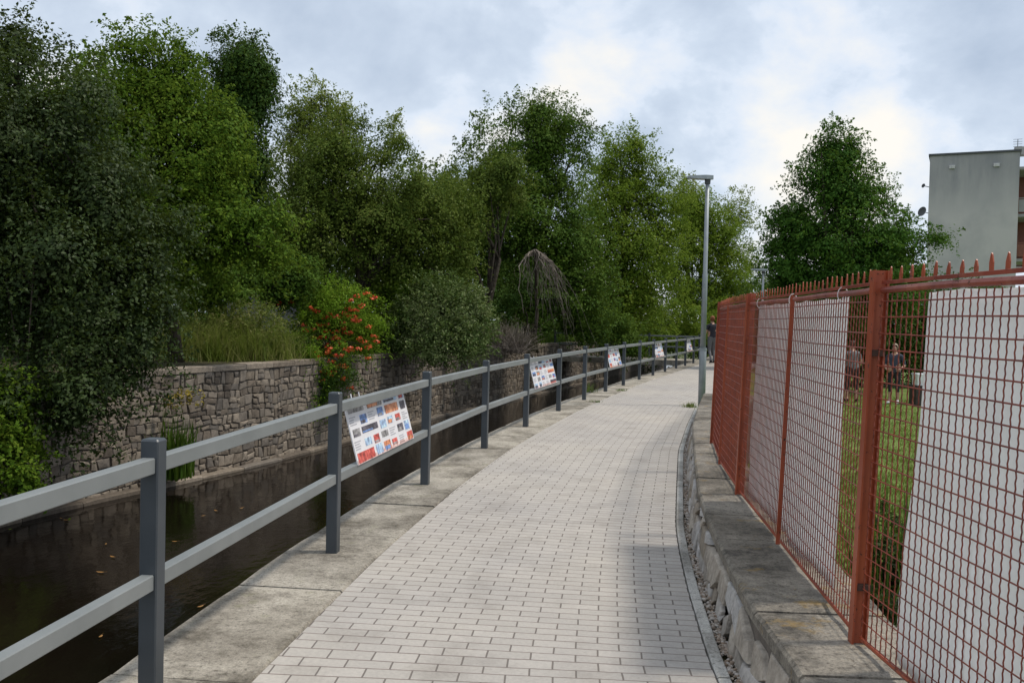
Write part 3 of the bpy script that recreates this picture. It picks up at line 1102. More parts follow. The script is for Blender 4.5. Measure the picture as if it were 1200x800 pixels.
def trunk_mesh(base, lobes, r0, seed, n_limbs=None):
    r = random.Random(seed)
    mb = MB()
    base = Vector(base)
    top = max(lobes, key=lambda l: l[2] + l[5])
    cen = Vector((sum(l[0] for l in lobes) / len(lobes), sum(l[1] for l in lobes) / len(lobes), 0))
    tip = Vector((top[0], top[1], top[2] + top[5] * .55))
    H = tip.z - base.z
    pts, rad = [], []
    for k in range(9):
        u = k / 8
        p = base.lerp(tip, u) + Vector((r.uniform(-1, 1), r.uniform(-1, 1), 0)) * .05 * H * math.sin(math.pi * u)
        pts.append(p); rad.append(r0 * (1.25 if k == 0 else 1) * (1 - .88 * u))
    mb.tube(pts, rad, 10)
    for l in lobes:
        for q in range(n_limbs or 3):
            k = r.randint(2, 6)
            a = pts[k]
            e = Vector((l[0] + r.uniform(-.7, .7) * l[3], l[1] + r.uniform(-.7, .7) * l[4], l[2] + r.uniform(-.5, .7) * l[5]))
            m = a.lerp(e, .5) + Vector((r.uniform(-.1, .1), r.uniform(-.1, .1), .08)) * (e - a).length
            rr = rad[k] * .55
            mb.tube([a, a.lerp(m, .5) + Vector((0, 0, .03 * H)), m, m.lerp(e, .6), e], [rr, rr * .8, rr * .6, rr * .35, rr * .12], 6)
    return mb


def L(px, py, Y, rx, rz, ry=None):
    """crown lobe: surveyed direction, distance, half-widths (pixels of the survey frame turned into metres)"""
    p = at(px, py, Y)
    k = Y / F
    return (p.x, p.y, p.z, rx * k, (ry if ry else .8 * rx * k), rz * k)


def tree(name, label, cat, lobes, leafmat, leaf, n, seed, r0=.16, base=None, ground=TERR_Z, group=None, limbs=3, **kw):
    if base is None:
        cx = sum(l[0] * l[3] for l in lobes) / sum(l[3] for l in lobes); cy = sum(l[1] * l[3] for l in lobes) / sum(l[3] for l in lobes)
        base = (cx, cy, ground)
    t = thing(name, label, cat, base, group)
    V = crown_leaves(lobes, leaf, n, seed, **kw)
    link('crown', mesh_from_quads('crown', V), leafmat, t)
    trunk_mesh((base[0], base[1], base[2] - .1), lobes, r0, seed, limbs).build('trunk', M['bark'], t, True)
    return t


LM = {}
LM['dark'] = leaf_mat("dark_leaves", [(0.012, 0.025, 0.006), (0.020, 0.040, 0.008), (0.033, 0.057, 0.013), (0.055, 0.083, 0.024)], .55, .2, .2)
LM['bright'] = leaf_mat("bright_leaves", [(0.040, 0.086, 0.008), (0.062, 0.124, 0.011), (0.092, 0.169, 0.013), (0.143, 0.209, 0.021)], .6, .35, .08)
LM['deep'] = leaf_mat("deep_green_leaves", [(0.022, 0.053, 0.010), (0.033, 0.074, 0.013), (0.048, 0.100, 0.017), (0.069, 0.125, 0.021)], .6, .25, .08)
LM['olive'] = leaf_mat("olive_leaves", [(0.043, 0.073, 0.012), (0.065, 0.107, 0.015), (0.099, 0.146, 0.023), (0.143, 0.178, 0.037)], .6, .28, .08)
LM['mid'] = leaf_mat("mid_green_leaves", [(0.034, 0.074, 0.010), (0.051, 0.105, 0.013), (0.075, 0.142, 0.018), (0.110, 0.176, 0.026)], .6, .3, .08)
LM['lime'] = leaf_mat("yellow_green_leaves", [(0.073, 0.128, 0.012), (0.107, 0.182, 0.016), (0.145, 0.227, 0.020), (0.197, 0.257, 0.033)], .6, .42, .08)
LM['vine'] = leaf_mat("vine_leaves", [(0.074, 0.159, 0.010), (0.120, 0.233, 0.014), (0.166, 0.297, 0.021), (0.221, 0.318, 0.035)], .6, .45, .08)
LM['pale'] = leaf_mat("pale_leaves", [(0.110, 0.159, 0.035), (0.156, 0.212, 0.042), (0.212, 0.265, 0.056), (0.267, 0.286, 0.070)], .6, .45, .08)
LM['maple'] = leaf_mat("maple_leaves", [(0.026, 0.074, 0.013), (0.039, 0.104, 0.015), (0.059, 0.143, 0.020), (0.092, 0.191, 0.027)], .6, .32, .08)
LM['shrub'] = leaf_mat("shrub_leaves", [(.045, .09, .02), (.072, .125, .03), (.12, .175, .05), (.25, .29, .13)], .55, .3, .15)
LM['grass'] = leaf_mat("tall_grass", [(.06, .10, .02), (.09, .14, .03), (.14, .17, .05), (.2, .19, .08)], .6, .35)
LM['tall'] = leaf_mat('tall_grass_blades', [(.09, .14, .02), (.14, .2, .03), (.2, .24, .05), (.3, .28, .11)], .6, .4, .2, 2.5)
LM['turf'] = leaf_mat("turf_blades", [(.08, .14, .02), (.11, .18, .03), (.15, .21, .04), (.21, .23, .07)], .6, .4, .2)

BANK = 'trees on the far river bank'
# big dark tree at the left, overhanging the wall
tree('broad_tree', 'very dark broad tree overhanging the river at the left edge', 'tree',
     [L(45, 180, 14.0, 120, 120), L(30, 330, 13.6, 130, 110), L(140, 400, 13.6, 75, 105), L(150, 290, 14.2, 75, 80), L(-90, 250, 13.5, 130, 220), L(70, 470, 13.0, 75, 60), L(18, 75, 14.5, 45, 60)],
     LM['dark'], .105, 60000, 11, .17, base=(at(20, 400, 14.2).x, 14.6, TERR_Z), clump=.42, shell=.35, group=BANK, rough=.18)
tree('young_maple', 'leafy bright green tree left of centre with yellowish leaves', 'tree',
     [L(170, 130, 18.5, 78, 80), L(215, 190, 18, 75, 90), L(120, 150, 19, 60, 80), L(255, 240, 18, 42, 70), L(285, 285, 18, 65, 48), L(215, 290, 17.8, 80, 70), L(165, 62, 18.6, 28, 30), L(205, 80, 18.6, 25, 32)],
     LM['bright'], .12, 36000, 12, .14, base=(at(215, 400, 18.6).x - .2, 18.8, TERR_Z), clump=.45, shell=.4, group=BANK)
tree('tall_oak', 'tall dark tree rising above the bright green one', 'tree',
     [L(278, 80, 27, 40, 44), L(260, 135, 27, 40, 60), L(292, 125, 27, 32, 52), L(275, 215, 27, 48, 70), L(300, 300, 27, 55, 60)],
     LM['deep'], .15, 36000, 13, .2, sprig_len=.5, sprigs=.15, clump=.6, shell=.4, group=BANK)
tree('spreading_tree', 'large olive green spreading tree with drooping branches near the middle', 'tree',
     [L(385, 215, 25.5, 64, 58), L(455, 238, 25.5, 72, 58), L(520, 265, 27, 40, 58), L(380, 290, 25, 72, 60), L(460, 295, 27, 80, 56), L(398, 160, 26, 36, 34), L(455, 175, 26, 22, 28), L(535, 310, 27, 22, 36)],
     LM['olive'], .125, 40000, 14, .2, clump=.5, shell=.4, group=BANK, droop=.25)
tree('slender_poplar', 'pale slender poplar top showing behind the olive tree', 'tree',
     [L(365, 140, 36, 26, 44), L(345, 165, 36, 18, 36), L(392, 150, 36, 22, 36), L(368, 220, 36, 32, 50), L(462, 165, 36, 12, 26)],
     LM['pale'], .16, 9000, 15, .16, clump=.55, group=BANK, sprigs=.4)
tree('shady_tree', 'dense tall dark green tree above the dead hanging branches', 'tree',
     [L(615, 170, 34, 62, 58), L(650, 190, 34, 52, 68), L(575, 215, 33, 48, 55), L(600, 270, 33, 62, 60), L(660, 280, 33.5, 52, 68), L(640, 345, 33, 60, 50), L(565, 300, 33, 35, 60), L(685, 345, 33, 42, 46)],
     LM['mid'], .16, 40000, 16, .24, clump=.62, shell=.4, group=BANK)
tree('russet_tree', 'small brownish olive tree between the spreading and the dense tree', 'tree',
     [L(560, 225, 29, 34, 40), L(590, 215, 29.5, 32, 36), L(545, 260, 28.5, 26, 42)],
     LM['olive'], .13, 9000, 161, .12, clump=.5, group=BANK, droop=.2)
tree('ash_tree', 'yellow green tree right of the dense dark one', 'tree',
     [L(725, 205, 42, 42, 52), L(765, 250, 42, 40, 62), L(705, 270, 41, 44, 72), L(750, 320, 41, 58, 66), L(715, 360, 40, 44, 34), L(745, 190, 42, 28, 36)],
     LM['lime'], .18, 26000, 17, .22, clump=.7, shell=.4, group=BANK)
tree('yellowing_tree', 'pale yellowing tree directly behind the street lamp', 'tree',
     [L(815, 255, 52, 26, 42), L(840, 300, 52, 32, 50), L(855, 345, 51, 38, 42), L(800, 320, 51, 32, 60), L(858, 262, 53, 16, 22), L(875, 310, 53, 12, 30)],
     LM['lime'], .2, 17000, 18, .2, ground=-.5, clump=.8, shell=.4, group=BANK)
tree('golden_tree', 'thin golden crown rising behind the street lamp head', 'tree',
     [L(800, 235, 58, 18, 26), L(812, 250, 58, 22, 34), L(862, 250, 58, 20, 26)],
     LM['pale'], .2, 4500, 19, .18, ground=-.5, clump=.8, group=BANK, sprigs=.4)
# background trees closing the gaps under the crowns
bgc = [(-70, 260, 19, 150, 150), (300, 378, 44, 90, 42), (430, 385, 46, 90, 42), (560, 385, 48, 80, 42), (680, 385, 54, 70, 40), (795, 388, 60, 75, 46), (860, 350, 66, 60, 50), (100, 190, 23, 110, 110), (60, 330, 24, 130, 90), (250, 320, 33, 110, 70), (420, 330, 36, 110, 60), (560, 320, 40, 80, 80), (690, 340, 50, 80, 55), (500, 245, 42, 60, 50), (318, 280, 38, 50, 60)]
bgl = ['shaded tree at the left picture edge behind the big dark one', 'low shaded tree behind the tall grass', 'low shaded tree behind the flowering vine', 'low shaded tree behind the dry brown shrub', 'low shaded tree behind the dead hanging branches', 'far shaded tree closing the river view behind the last posts', 'far shaded tree behind the walker on the path', 'dark tree crown behind the top of the big left tree', 'dark shaded tree standing behind the big left tree', 'shaded tree low behind the tall dark tree', 'shaded tree filling the gap under the olive tree', 'shaded tree behind the brownish olive tree',
       'shaded tree behind the yellow green tree', 'dull green tree crown behind the olive tree top', 'deep green tree between tall dark and pale poplar']
for i, ((px, py, Y, rx, rz), lb) in enumerate(zip(bgc, bgl)):
    tree('background_tree', lb, 'tree', [L(px, py, Y, rx, rz), L(px - rx * .6, py + 15, Y, rx * .7, rz * .8), L(px + rx * .6, py + 10, Y, rx * .7, rz * .8)],
         LM['deep'], .22, 9000, 40 + i, .16, clump=.8, shell=.3, group='trees behind the bank trees', limbs=1)

# shrubs on the bank
SH = 'shrubs along the far bank wall'
def shrub(name, label, lobes, mat, leaf, n, seed, ground=TERR_Z, base=None, **kw):
    return tree(name, label, 'shrub', lobes, mat, leaf, n, seed, .04, base, ground, SH, limbs=2, **kw)


shrub('broadleaf_shrub', 'bright green leafy shrub at the lower left edge over the water', [L(10, 500, 12.4, 40, 62), L(22, 560, 12.2, 30, 30), L(-30, 520, 12.2, 50, 80)], LM['bright'], .10, 5000, 21, ground=-1.0, clump=.3, shell=.3)
shrub('variegated_shrub', 'rounded shrub with whitish leaf edges spilling over the river wall', [L(512, 368, 25.4, 42, 44), L(545, 382, 25.2, 34, 42), L(488, 388, 25.4, 36, 34), L(525, 406, 25.0, 48, 26)], LM['shrub'], .105, 20000, 22, clump=.4, shell=.5, up=.4, sprigs=.35, rough=.5)
shrub('green_shrub', 'fresh green shrub between the flowering vine and the rounded shrub', [L(462, 365, 26, 36, 40), L(484, 348, 26.4, 38, 34), L(450, 388, 25.6, 24, 22)], LM['bright'], .12, 9000, 23, clump=.4)
shrub('elder_shrub', 'loose shrub behind the tall grass on the bank', [L(250, 335, 21, 52, 28), L(320, 325, 22, 46, 32), L(345, 335, 22.5, 34, 30)], LM['mid'], .13, 8000, 24, clump=.4)
shrub('low_lime_shrub', 'low yellow green shrub by the water at the far bend', [L(785, 370, 46, 36, 28), L(765, 392, 45, 32, 26), L(815, 380, 47, 30, 30), L(845, 380, 48, 26, 30), L(800, 405, 46.5, 40, 18), L(735, 400, 47, 30, 26)], LM['lime'], .15, 10000, 25, ground=-.8, clump=.5)
shrub('bank_shrub', 'green shrub spilling over the wall behind the third board', [L(710, 385, 37, 34, 20), L(735, 400, 36.5, 22, 22), L(680, 380, 37, 22, 20)], LM['mid'], .14, 6000, 26, clump=.5)
shrub('weeping_shrub', 'green shrub under the dead hanging branches', [L(600, 345, 31, 30, 30), L(580, 365, 30.5, 24, 26), L(690, 375, 34, 30, 30)], LM['deep'], .13, 6000, 27, clump=.5)


def blades(name, centers, h, w, n, spread, mat, seed, parent=None, lean=.35):
    rng = np.random.default_rng(seed)
    c = np.array(centers, float)
    i = rng.integers(0, len(c), n)
    p = c[i] + np.concatenate([rng.normal(size=(n, 2)) * spread, np.zeros((n, 1))], 1)
    hh = h * (.35 + .8 * rng.random(n) ** 1.3) * (.8 + .25 * np.sin(p[:, 0] * 5.1) * np.sin(p[:, 1] * 3.7 + p[:, 0] * 2))
    az = rng.uniform(0, 6.28, n); ln = rng.normal(size=n) * lean
    tip = p + np.stack([np.cos(az) * ln * hh, np.sin(az) * ln * hh, hh], 1)
    sd = np.stack([-np.sin(az), np.cos(az), np.zeros(n)], 1)
    sd += np.array([.6, 0, 0]); sd /= np.linalg.norm(sd, axis=1, keepdims=True)
    mid = p * .45 + tip * .55 + np.stack([-np.cos(az) * ln * hh * .15, -np.sin(az) * ln * hh * .15, hh * .05], 1)
    ww = w * rng.uniform(.6, 1.2, (n, 1))
    V = np.stack([p - sd * ww * .5, p + sd * ww * .5, mid + sd * ww * .42, mid - sd * ww * .42,
                  mid - sd * ww * .42, mid + sd * ww * .42, tip + sd * ww * .06, tip - sd * ww * .06], 1).reshape(-1, 3)
    me = mesh_from_quads(name, V)
    bm = bmesh.new(); bm.from_mesh(me)
    bmesh.ops.remove_doubles(bm, verts=bm.verts, dist=1e-6)
    bm.to_mesh(me); bm.free()
    return link(name, me, mat, parent)


# tall grass on the bank
g = [tuple(at(px, 412, 20.2 + (px - 265) * .012)) for px in range(215, 330, 9)]
g = [(x, y, TERR_Z) for x, y, z in g]
o = blades('tall_grass', g, .85, .012, 7000, .32, LM['tall'], 31, None, .75)
tag(o, 'tall light green grass clump on top of the river wall beside the flowers', 'grass', kind='stuff')
shrub('weedy_plants', 'loose weeds mixed with the tall grass on the wall top', [L(245, 392, 20.4, 34, 22), L(290, 388, 20.8, 34, 24), L(315, 398, 21, 22, 20)], LM['tall'], .12, 8000, 29, clump=.4, aspect=.22, up=.2, sprigs=.5)
# fern-like edge under the trees
g = []
for y in np.arange(22, 50, .6):
    g.append((river_c.x(y) - .8, y, TERR_Z))
o = blades('undergrowth', g, .5, .03, 5000, .35, LM['mid'], 32, lean=.6)
tag(o, 'low undergrowth along the top of the river wall', 'undergrowth', kind='stuff')

# flowering vine
lob = [L(385, 365, 22.6, 48, 40), L(412, 378, 22.6, 42, 40), L(360, 385, 22.2, 28, 30), L(372, 425, 21.6, 34, 40), L(345, 440, 21.5, 22, 36), L(360, 465, 21.3, 26, 24), L(430, 400, 22.4, 22, 26)]
base = (at(380, 400, 23).x, 23, TERR_Z)
t = thing('trumpet_vine', 'green vine covered in red trumpet flowers hanging over the river wall', 'vine', base)
link('foliage', mesh_from_quads('foliage', crown_leaves(lob, .085, 14000, 33, clump=.33, droop=.3, up=.5)), LM['vine'], t)
link('hanging_stems', mesh_from_quads('hanging_stems', crown_leaves([L(350, 430, 21.7, 26, 44), L(362, 462, 21.4, 26, 26), L(395, 440, 21.6, 22, 28)], .08, 6000, 37, clump=.3, droop=.5, up=.3)), LM['deep'], t)
rng = np.random.default_rng(5)
extra = [(float(a), float(b)) for a, b in zip(rng.normal(400, 24, 34), rng.normal(395, 24, 34))]
fpos = [(372, 418), (385, 405), (392, 372), (383, 382), (401, 380), (412, 388), (418, 365), (425, 358), (420, 374), (430, 385), (388, 396), (398, 398), (410, 406), (432, 408), (376, 432), (384, 440), (388, 436), (342, 450), (336, 460),
        (402, 444), (327, 395), (367, 411), (405, 412), (365, 360), (355, 380), (342, 355), (325, 354), (413, 372), (440, 395), (395, 390), (422, 395), (431, 421), (375, 445), (403, 430), (412, 352), (428, 345)] + extra
VV = []
for (px, py) in fpos:
    c = np.array(at(px + rng.uniform(-2, 2), py + rng.uniform(-2, 2), 21.4 if py > 405 else 21.9))
    n = 12
    d = rng.normal(size=(n, 3)); d[:, 1] -= .6; d /= np.linalg.norm(d, axis=1, keepdims=True)
    VV.append(leaf_mesh(c + d * np.array([.13, .09, .06]) * rng.uniform(.3, 1, (n, 1)), d, .085, rng, .6))
fm = leaf_mat("trumpet_flowers", [(.5, .03, .02), (.65, .05, .02), (.72, .11, .03), (.7, .18, .05)], .5, .25)
for q in VV: link('flower_cluster', mesh_from_quads('flower_cluster', q), fm, t)
mb = MB()
r = random.Random(3)
for k in range(14):
    a = Vector((base[0] + r.uniform(-.6, .6), 22.4 + r.uniform(-.3, .3), TERR_Z))
    e = at(r.uniform(335, 430), r.uniform(360, 455), 21.7)
    mb.tube([a, a.lerp(e, .5) + Vector((0, 0, .3)), e], [.015, .01, .004], 5)
mb.build('stem', M['bark'], t)

# goldenrod at the foot of the wall
gx = at(208, 520, 16.2)
t = thing('goldenrod', 'upright plant with yellow flower heads growing from the river wall', 'plant', (gx.x, gx.y, -1.3))
blades('stems', [(gx.x - .1, gx.y, -1.45), (gx.x + .1, gx.y - .1, -1.4), (gx.x, gx.y + .1, -1.35)], 1.45, .03, 420, .10, LM['mid'], 34, t, .2)
V = []
for k in range(26):
    c = np.array(at(rng.uniform(196, 238), rng.uniform(458, 478), 16.1))
    d = rng.normal(size=(9, 3)); d /= np.linalg.norm(d, axis=1, keepdims=True)
    V.append(leaf_mesh(c + d * .05, d, .06, rng, .6))
link('flowers', mesh_from_quads('flowers', np.concatenate(V)), leaf_mat("golden_flowers", [(.25, .2, .03), (.35, .27, .03), (.42, .32, .05), (.3, .25, .05)], .6, .2), t)

# dead hanging branches
dp = at(628, 300, 30)
t = thing('dead_branches', 'bare grey dead branches hanging in an arch in front of dark foliage', 'branches', (dp.x, dp.y, dp.z))
mb = MB()
r = random.Random(12)
for k in range(64):
    big = k < 9
    u0 = r.random()
    ax = 603 + 46 * u0
    s = at(ax, 314 - 17 * math.sin(math.pi * min(1, u0 * 1.05)), 30 + r.uniform(-.4, .5))
    top = s + Vector((r.uniform(.0, .12), r.uniform(-.2, .0), r.uniform(.0, .10)))
    ln = (r.uniform(.5, 1.5) if big else r.uniform(.8, 2.9) * (.6 + .5 * u0))
    dx = r.uniform(-.15, .25) + .55 * u0 * r.random()
    pts = [Vector((dp.x + .1, dp.y + .35, dp.z + .1)), s.lerp(Vector((dp.x, dp.y + .1, dp.z + .35)), .45), top]
    wx = wy = 0
    for q in range(1, 8):
        u = q / 7
        wx += r.uniform(-.09, .09); wy += r.uniform(-.07, .07)
        pts.append(top + Vector((dx * u * ln + wx, wy - .15 * u, -ln * u ** 1.25)))
    r0 = r.uniform(.022, .034) if big else r.uniform(.005, .011)
    mb.tube(pts, [r0 * (1 - .75 * i / 9) for i in range(10)], 5)
mb.build('twigs', M['twig'], t)
mb = MB()
dd = Vector((dp.x, dp.y + .8, TERR_Z))
mb.tube([dd, dd + Vector((.1, 0, 1.2)), Vector((dp.x, dp.y + .5, dp.z)), Vector((dp.x, dp.y, dp.z + .2))], [.07, .06, .05, .03], 8)
mb.build('trunk', M['bark'], t, True)

# dry brown twiggy shrub
t = thing('dry_shrub', 'brown dried-up twiggy shrub beside the rounded green shrub', 'shrub', (at(600, 400, 29).x, 29, TERR_Z))
mb = MB()
for k in range(420):
    a = at(r.uniform(585, 612), 412, 28.6 + r.uniform(-.6, .6)); a.z = TERR_Z
    ang, el = r.uniform(0, 6.28), r.uniform(.2, 1.5)
    ln = r.uniform(.4, 1.05)
    e = a + Vector((math.cos(ang) * math.cos(el), math.sin(ang) * math.cos(el), math.sin(el))) * ln
    mb.tube([a, a.lerp(e, .5) + Vector((r.uniform(-.08, .08), 0, .06)), e], [.008, .006, .003], 4, caps=False)
mb.build('twigs', M['twig'], t)
lobd = [L(598, 395, 28.8, 28, 20), L(620, 402, 29, 18, 14)]
link('dry_leaves', mesh_from_quads('dry_leaves', crown_leaves(lobd, .06, 3500, 71, clump=.3)), leaf_mat("dry_leaf", [(.05, .045, .03), (.075, .06, .04), (.10, .08, .055), (.08, .075, .04)], .7, .15), t)

# pale shed half hidden behind the grass
sp = at(300, 340, 25.5)
t = thing('garden_shed', 'pale grey shed glimpsed behind the shrubs above the tall grass', 'shed', (sp.x, sp.y, TERR_Z))
mb = MB(); mb.box((sp.x, sp.y + .9, TERR_Z + .85), (1.7, 1.4, 1.7)); mb.build('wall', plain('shed_paint', (.42, .42, .44), .8), t)
mb = MB()
for sx in (-1, 1):
    mb.box((sp.x + sx * .5, sp.y + .9, TERR_Z + 1.95), (1.15, 1.7, .05), Matrix.Rotation(sx * R(28), 3, 'Y'))
mb.build('roof', plain('shed_roof', (.09, .075, .06), .95, .05), t)

# ------------------------------------------------------------------ garden on the right
tree('maple_tree', 'big cone-shaped green tree behind the red fence', 'tree',
     [L(978, 178, 31, 16, 30), L(966, 220, 31, 38, 36), L(1006, 228, 31, 34, 36), L(985, 205, 31, 28, 34), L(938, 272, 31, 38, 34), L(990, 280, 31, 80, 44), L(1045, 285, 31, 38, 34), L(930, 320, 31, 40, 32), L(1000, 335, 31, 86, 34), L(1050, 325, 31, 36, 30), L(965, 165, 31, 8, 16), L(996, 170, 31, 8, 18), L(912, 290, 31, 16, 20), L(1095, 278, 31, 16, 6), L(985, 355, 31.5, 95, 40)],
     LM['maple'], .15, 52000, 51, .22, base=(at(985, 400, 31).x, 31, LAWN_Z), clump=.5, shell=.35, sprigs=.3, up=.6)
hl = [(900, 395, 38), (950, 390, 36), (1010, 395, 35), (1070, 395, 35), (1130, 390, 36)]
hn = ['dark hedge shrub left of the two people in the garden', 'dark hedge shrub behind the man in grey', 'dark hedge shrub behind the woman in the garden', 'dark hedge shrub mostly behind the white screen', 'dark hedge shrub at the right below the apartment block']
hn = ['dark hedge shrub at the fence end below the distant lamp', 'dark hedge shrub below the left side of the conical tree', 'dark hedge shrub behind the two people on the lawn', 'dark hedge shrub behind the white box on the lawn', 'dark hedge shrub below the grey apartment block']
for i, ((px, py, Y), lb) in enumerate(zip(hl, hn)):
    tree('hedge_shrub', lb, 'shrub', [L(px, py - 10, Y, 52, 56), L(px + 26, py + 14, Y - .6, 40, 44), L(px - 26, py + 18, Y - .4, 40, 42)], LM['deep'], .16, 11000, 60 + i, .05, (at(px, 400, Y).x, Y, LAWN_Z), clump=.5, shell=.3, group='hedge shrubs at the back of the lawn', limbs=2)

# grass blades on the lawn strip that shows between the screens
rng = np.random.default_rng(8)
pts = []
for k in range(1500):
    Y = 5.2 + 24 * rng.random() ** 1.5
    u = rng.uniform(.325, .47)
    pts.append((u * Y, Y, LAWN_Z))
o = blades('grass', pts, .07, .011, 42000, .16, LM['turf'], 35, lean=.7)
tag(o, 'short mown grass of the lawn behind the red fence', 'grass', kind='stuff')
# spiky dark plant just behind the fence
pp = Vector((2.02, 4.85, LAWN_Z))
t = thing('spiky_plant', 'dark spiky-leaved plant between the thick red post and the near white screen', 'plant', pp)
blades('spikes', [(pp.x, pp.y, pp.z), (pp.x + .08, pp.y + .12, pp.z), (pp.x + .14, pp.y + .3, pp.z)], 1.3, .02, 420, .06, LM['deep'], 36, t, .2)
link('leaves', mesh_from_quads('leaves', crown_leaves([(pp.x, pp.y, -.05, .13, .16, .42), (pp.x + .1, pp.y + .2, .05, .15, .16, .42), (pp.x + .16, pp.y + .3, -.3, .2, .2, .4)], .075, 3200, 38, clump=.12, up=.3, aspect=.35, sprigs=.3)), LM['dark'], t)

# white box on a dark crate
cp = at(1081, 462, 26.5); cp.z = LAWN_Z
t = thing('dark_crate', 'dark brown crate on the lawn under the white box', 'crate', cp)
mb = MB()
mb.box(cp + Vector((0, 0, .28)), (.56, .5, .56))
for z in (.1, .28, .46): mb.box(cp + Vector((0, -.256, z)), (.6, .018, .14))
mb.build('slats', plain('dark_wood', (.05, .04, .035), .8), t)
t = thing('white_box', 'white plastic box standing on the dark crate by the near screen', 'box', cp + Vector((0, 0, .57)))
mb = MB(); mb.box(cp + Vector((0, 0, .57 + .15)), (.46, .36, .30), taper=1.06); mb.build('body', plain('white_plastic', (.75, .75, .76), .4), t)
mb = MB(); mb.box(cp + Vector((0, 0, .57 + .32)), (.52, .42, .035), taper=.96); mb.build('lid', plain('white_lid', (.72, .72, .74), .4), t)
mb = MB(); mb.box(cp + Vector((0, -.197, .57 + .17)), (.12, .02, .04)); mb.build('handle', M['darkmetal'], t)


# ------------------------------------------------------------------ apartment block
def building():
    Y = 58.0
    c0 = at(1090, 183, Y); c1 = c0 + Vector((4.95, 0, 0))
    x0, x1, zt = c0.x, c1.x, c0.z
    zb = LAWN_Z
    dep = 26.0
    t = thing('apartment_block', 'grey concrete apartment block with blank end wall and balconies', 'building', ((x0 + x1) / 2, Y, zb))
    m, nt, bs = new_mat("weathered_render")
    v = coord(nt, 'Object')
    big = noise(nt, coord(nt, 'Object', (1, 1, .8)), .45, 6, .6)
    st = noise(nt, coord(nt, 'Object', (1.3, 1, .22)), .9, 6, .6)
    c = ramp(nt, big, [(.35, (.39, .385, .38)), (.6, (.50, .485, .465))])
    # soot staining in the upper storey, its own ragged outline
    xyz = N(nt, 'ShaderNodeSeparateXYZ'); nt.links.new(v, xyz.inputs[0])
    band = N(nt, 'ShaderNodeMapRange'); band.inputs[1].default_value = zt - 3.6; band.inputs[2].default_value = zt - 1.2
    nt.links.new(math_(nt, 'ADD', xyz.outputs['Z'], math_(nt, 'MULTIPLY', math_(nt, 'SUBTRACT', big, .5), 4)), band.inputs[0])
    f = math_(nt, 'MULTIPLY', band.outputs[0], ramp(nt, st, [(.3, (.3, .3, .3)), (.65, (.95, .95, .95))]))
    c = mixc(nt, f, c, (.25, .255, .265))
    nt.links.new(c, bs.inputs['Base Color']); bs.inputs['Roughness'].default_value = .95
    bump(nt, bs, noise(nt, v, 6, 6), .2, .01)
    mb = MB()
    mb.box(((x0 + x1) / 2, Y + dep / 2, (zb + zt) / 2), (x1 - x0, dep, zt - zb))
    mb.build('wall', m, t)
    mb = MB()
    mb.box(((x0 + x1) / 2, Y + dep / 2, zt + .06), (x1 - x0 + .16, dep + .16, .12))
    mb.build('roof_edge', M['darkmetal'], t)
    for px in (1117, 1169):
        p = c0 + Vector(((px - 1090) * .047, 0, -.75))
        mb = MB()
        mb.box((p.x, Y - .05, p.z), (.32, .1, .2))
        for k in range(3): mb.box((p.x, Y - .11, p.z - .06 + .06 * k), (.28, .02, .02))
        mb.build('vent', plain('vent_white', (.6, .6, .6), .6), t)
    # balconies on the long right-hand face
    red = plain('balcony_timber', (.22, .09, .06), .7)
    for k, py in enumerate((200, 254, 305)):
        z = at(1195, py, Y).z
        for j in range(2):
            yb = Y + 1.0 + j * 8
            if k < 2:
                mb = MB(); mb.box((x1 + .62, yb + 3.2, z - 1.4), (1.2, .08, 2.5)); mb.build('partition', red, t)
            mb = MB()
            mb.box((x1 + .7, yb + 1.6, z - .09), (1.4, 3.4, .18))
            bo = mb.build('balcony', M['plaster'], t)
            if k > 0:
                mb = MB()
                mb.box((x1 + 1.36, yb + 1.6, z + .5), (.06, 3.4, .75))
                mb.box((x1 + .7, yb - .06, z + .5), (1.26, .05, .75))
                mb.bar((x1 + .02, yb - .06, z + .96), (x1 + 1.4, yb - .06, z + .96), .05, .05)
                mb.bar((x1 + 1.36, yb - .06, z + .96), (x1 + 1.36, yb + 3.3, z + .96), .05, .05)
                mb.build('parapet', M['plaster'] if k == 1 else red, bo)
                mb = MB()
                mb.box((x1 + .03, yb + 1.6, z + 1.15), (.06, 1.9, 2.1))
                mb.build('window', plain('window_glass', (.03, .035, .05), .15, .6), t)
    # chimney and aerials on the roof, dishes on the left edge
    mb = MB(); mb.box((x1 + .1, Y + 2, zt + .32), (.7, .8, .5)); mb.build('chimney', M['plaster'], t)
    for px, hh in ((1194, 1.1),):
        p = c0 + Vector(((px - 1090) * .047, 2, 0))
        mb = MB(); mb.tube([(p.x, p.y, zt), (p.x, p.y, zt + hh)], .02, 6)
        for q in range(4): mb.tube([(p.x - .25, p.y, zt + hh - .15 * q), (p.x + .25, p.y, zt + hh - .15 * q)], .012, 5)
        mb.build('aerial', M['darkmetal'], t)
    for py, rr in ((246, .32), (215, .14)):
        p = at(1090, py, Y)
        mb = MB()
        c = Vector((x0 - .35, Y + 1.0, p.z))
        ax = Vector((-.6, -.75, .25)).normalized(); a = ax.cross(Vector((0, 0, 1))).normalized(); b = ax.cross(a)
        prev = None
        for s in range(5):
            q = s / 4
            ring = [c + ax * (.25 * rr * q * q) + (a * math.cos(2 * math.pi * k / 14) + b * math.sin(2 * math.pi * k / 14)) * rr * q for k in range(14)]
            if prev:
                for k in range(14): mb.face([prev[k], prev[(k + 1) % 14], ring[(k + 1) % 14], ring[k]])
            prev = ring
        mb.tube([c, Vector((x0, Y + 1.0, p.z - .1))], .025, 6)
        mb.tube([c - b * rr, c + ax * rr * .8], .012, 5)
        mb.build('satellite_dish', M['darkmetal'], t)
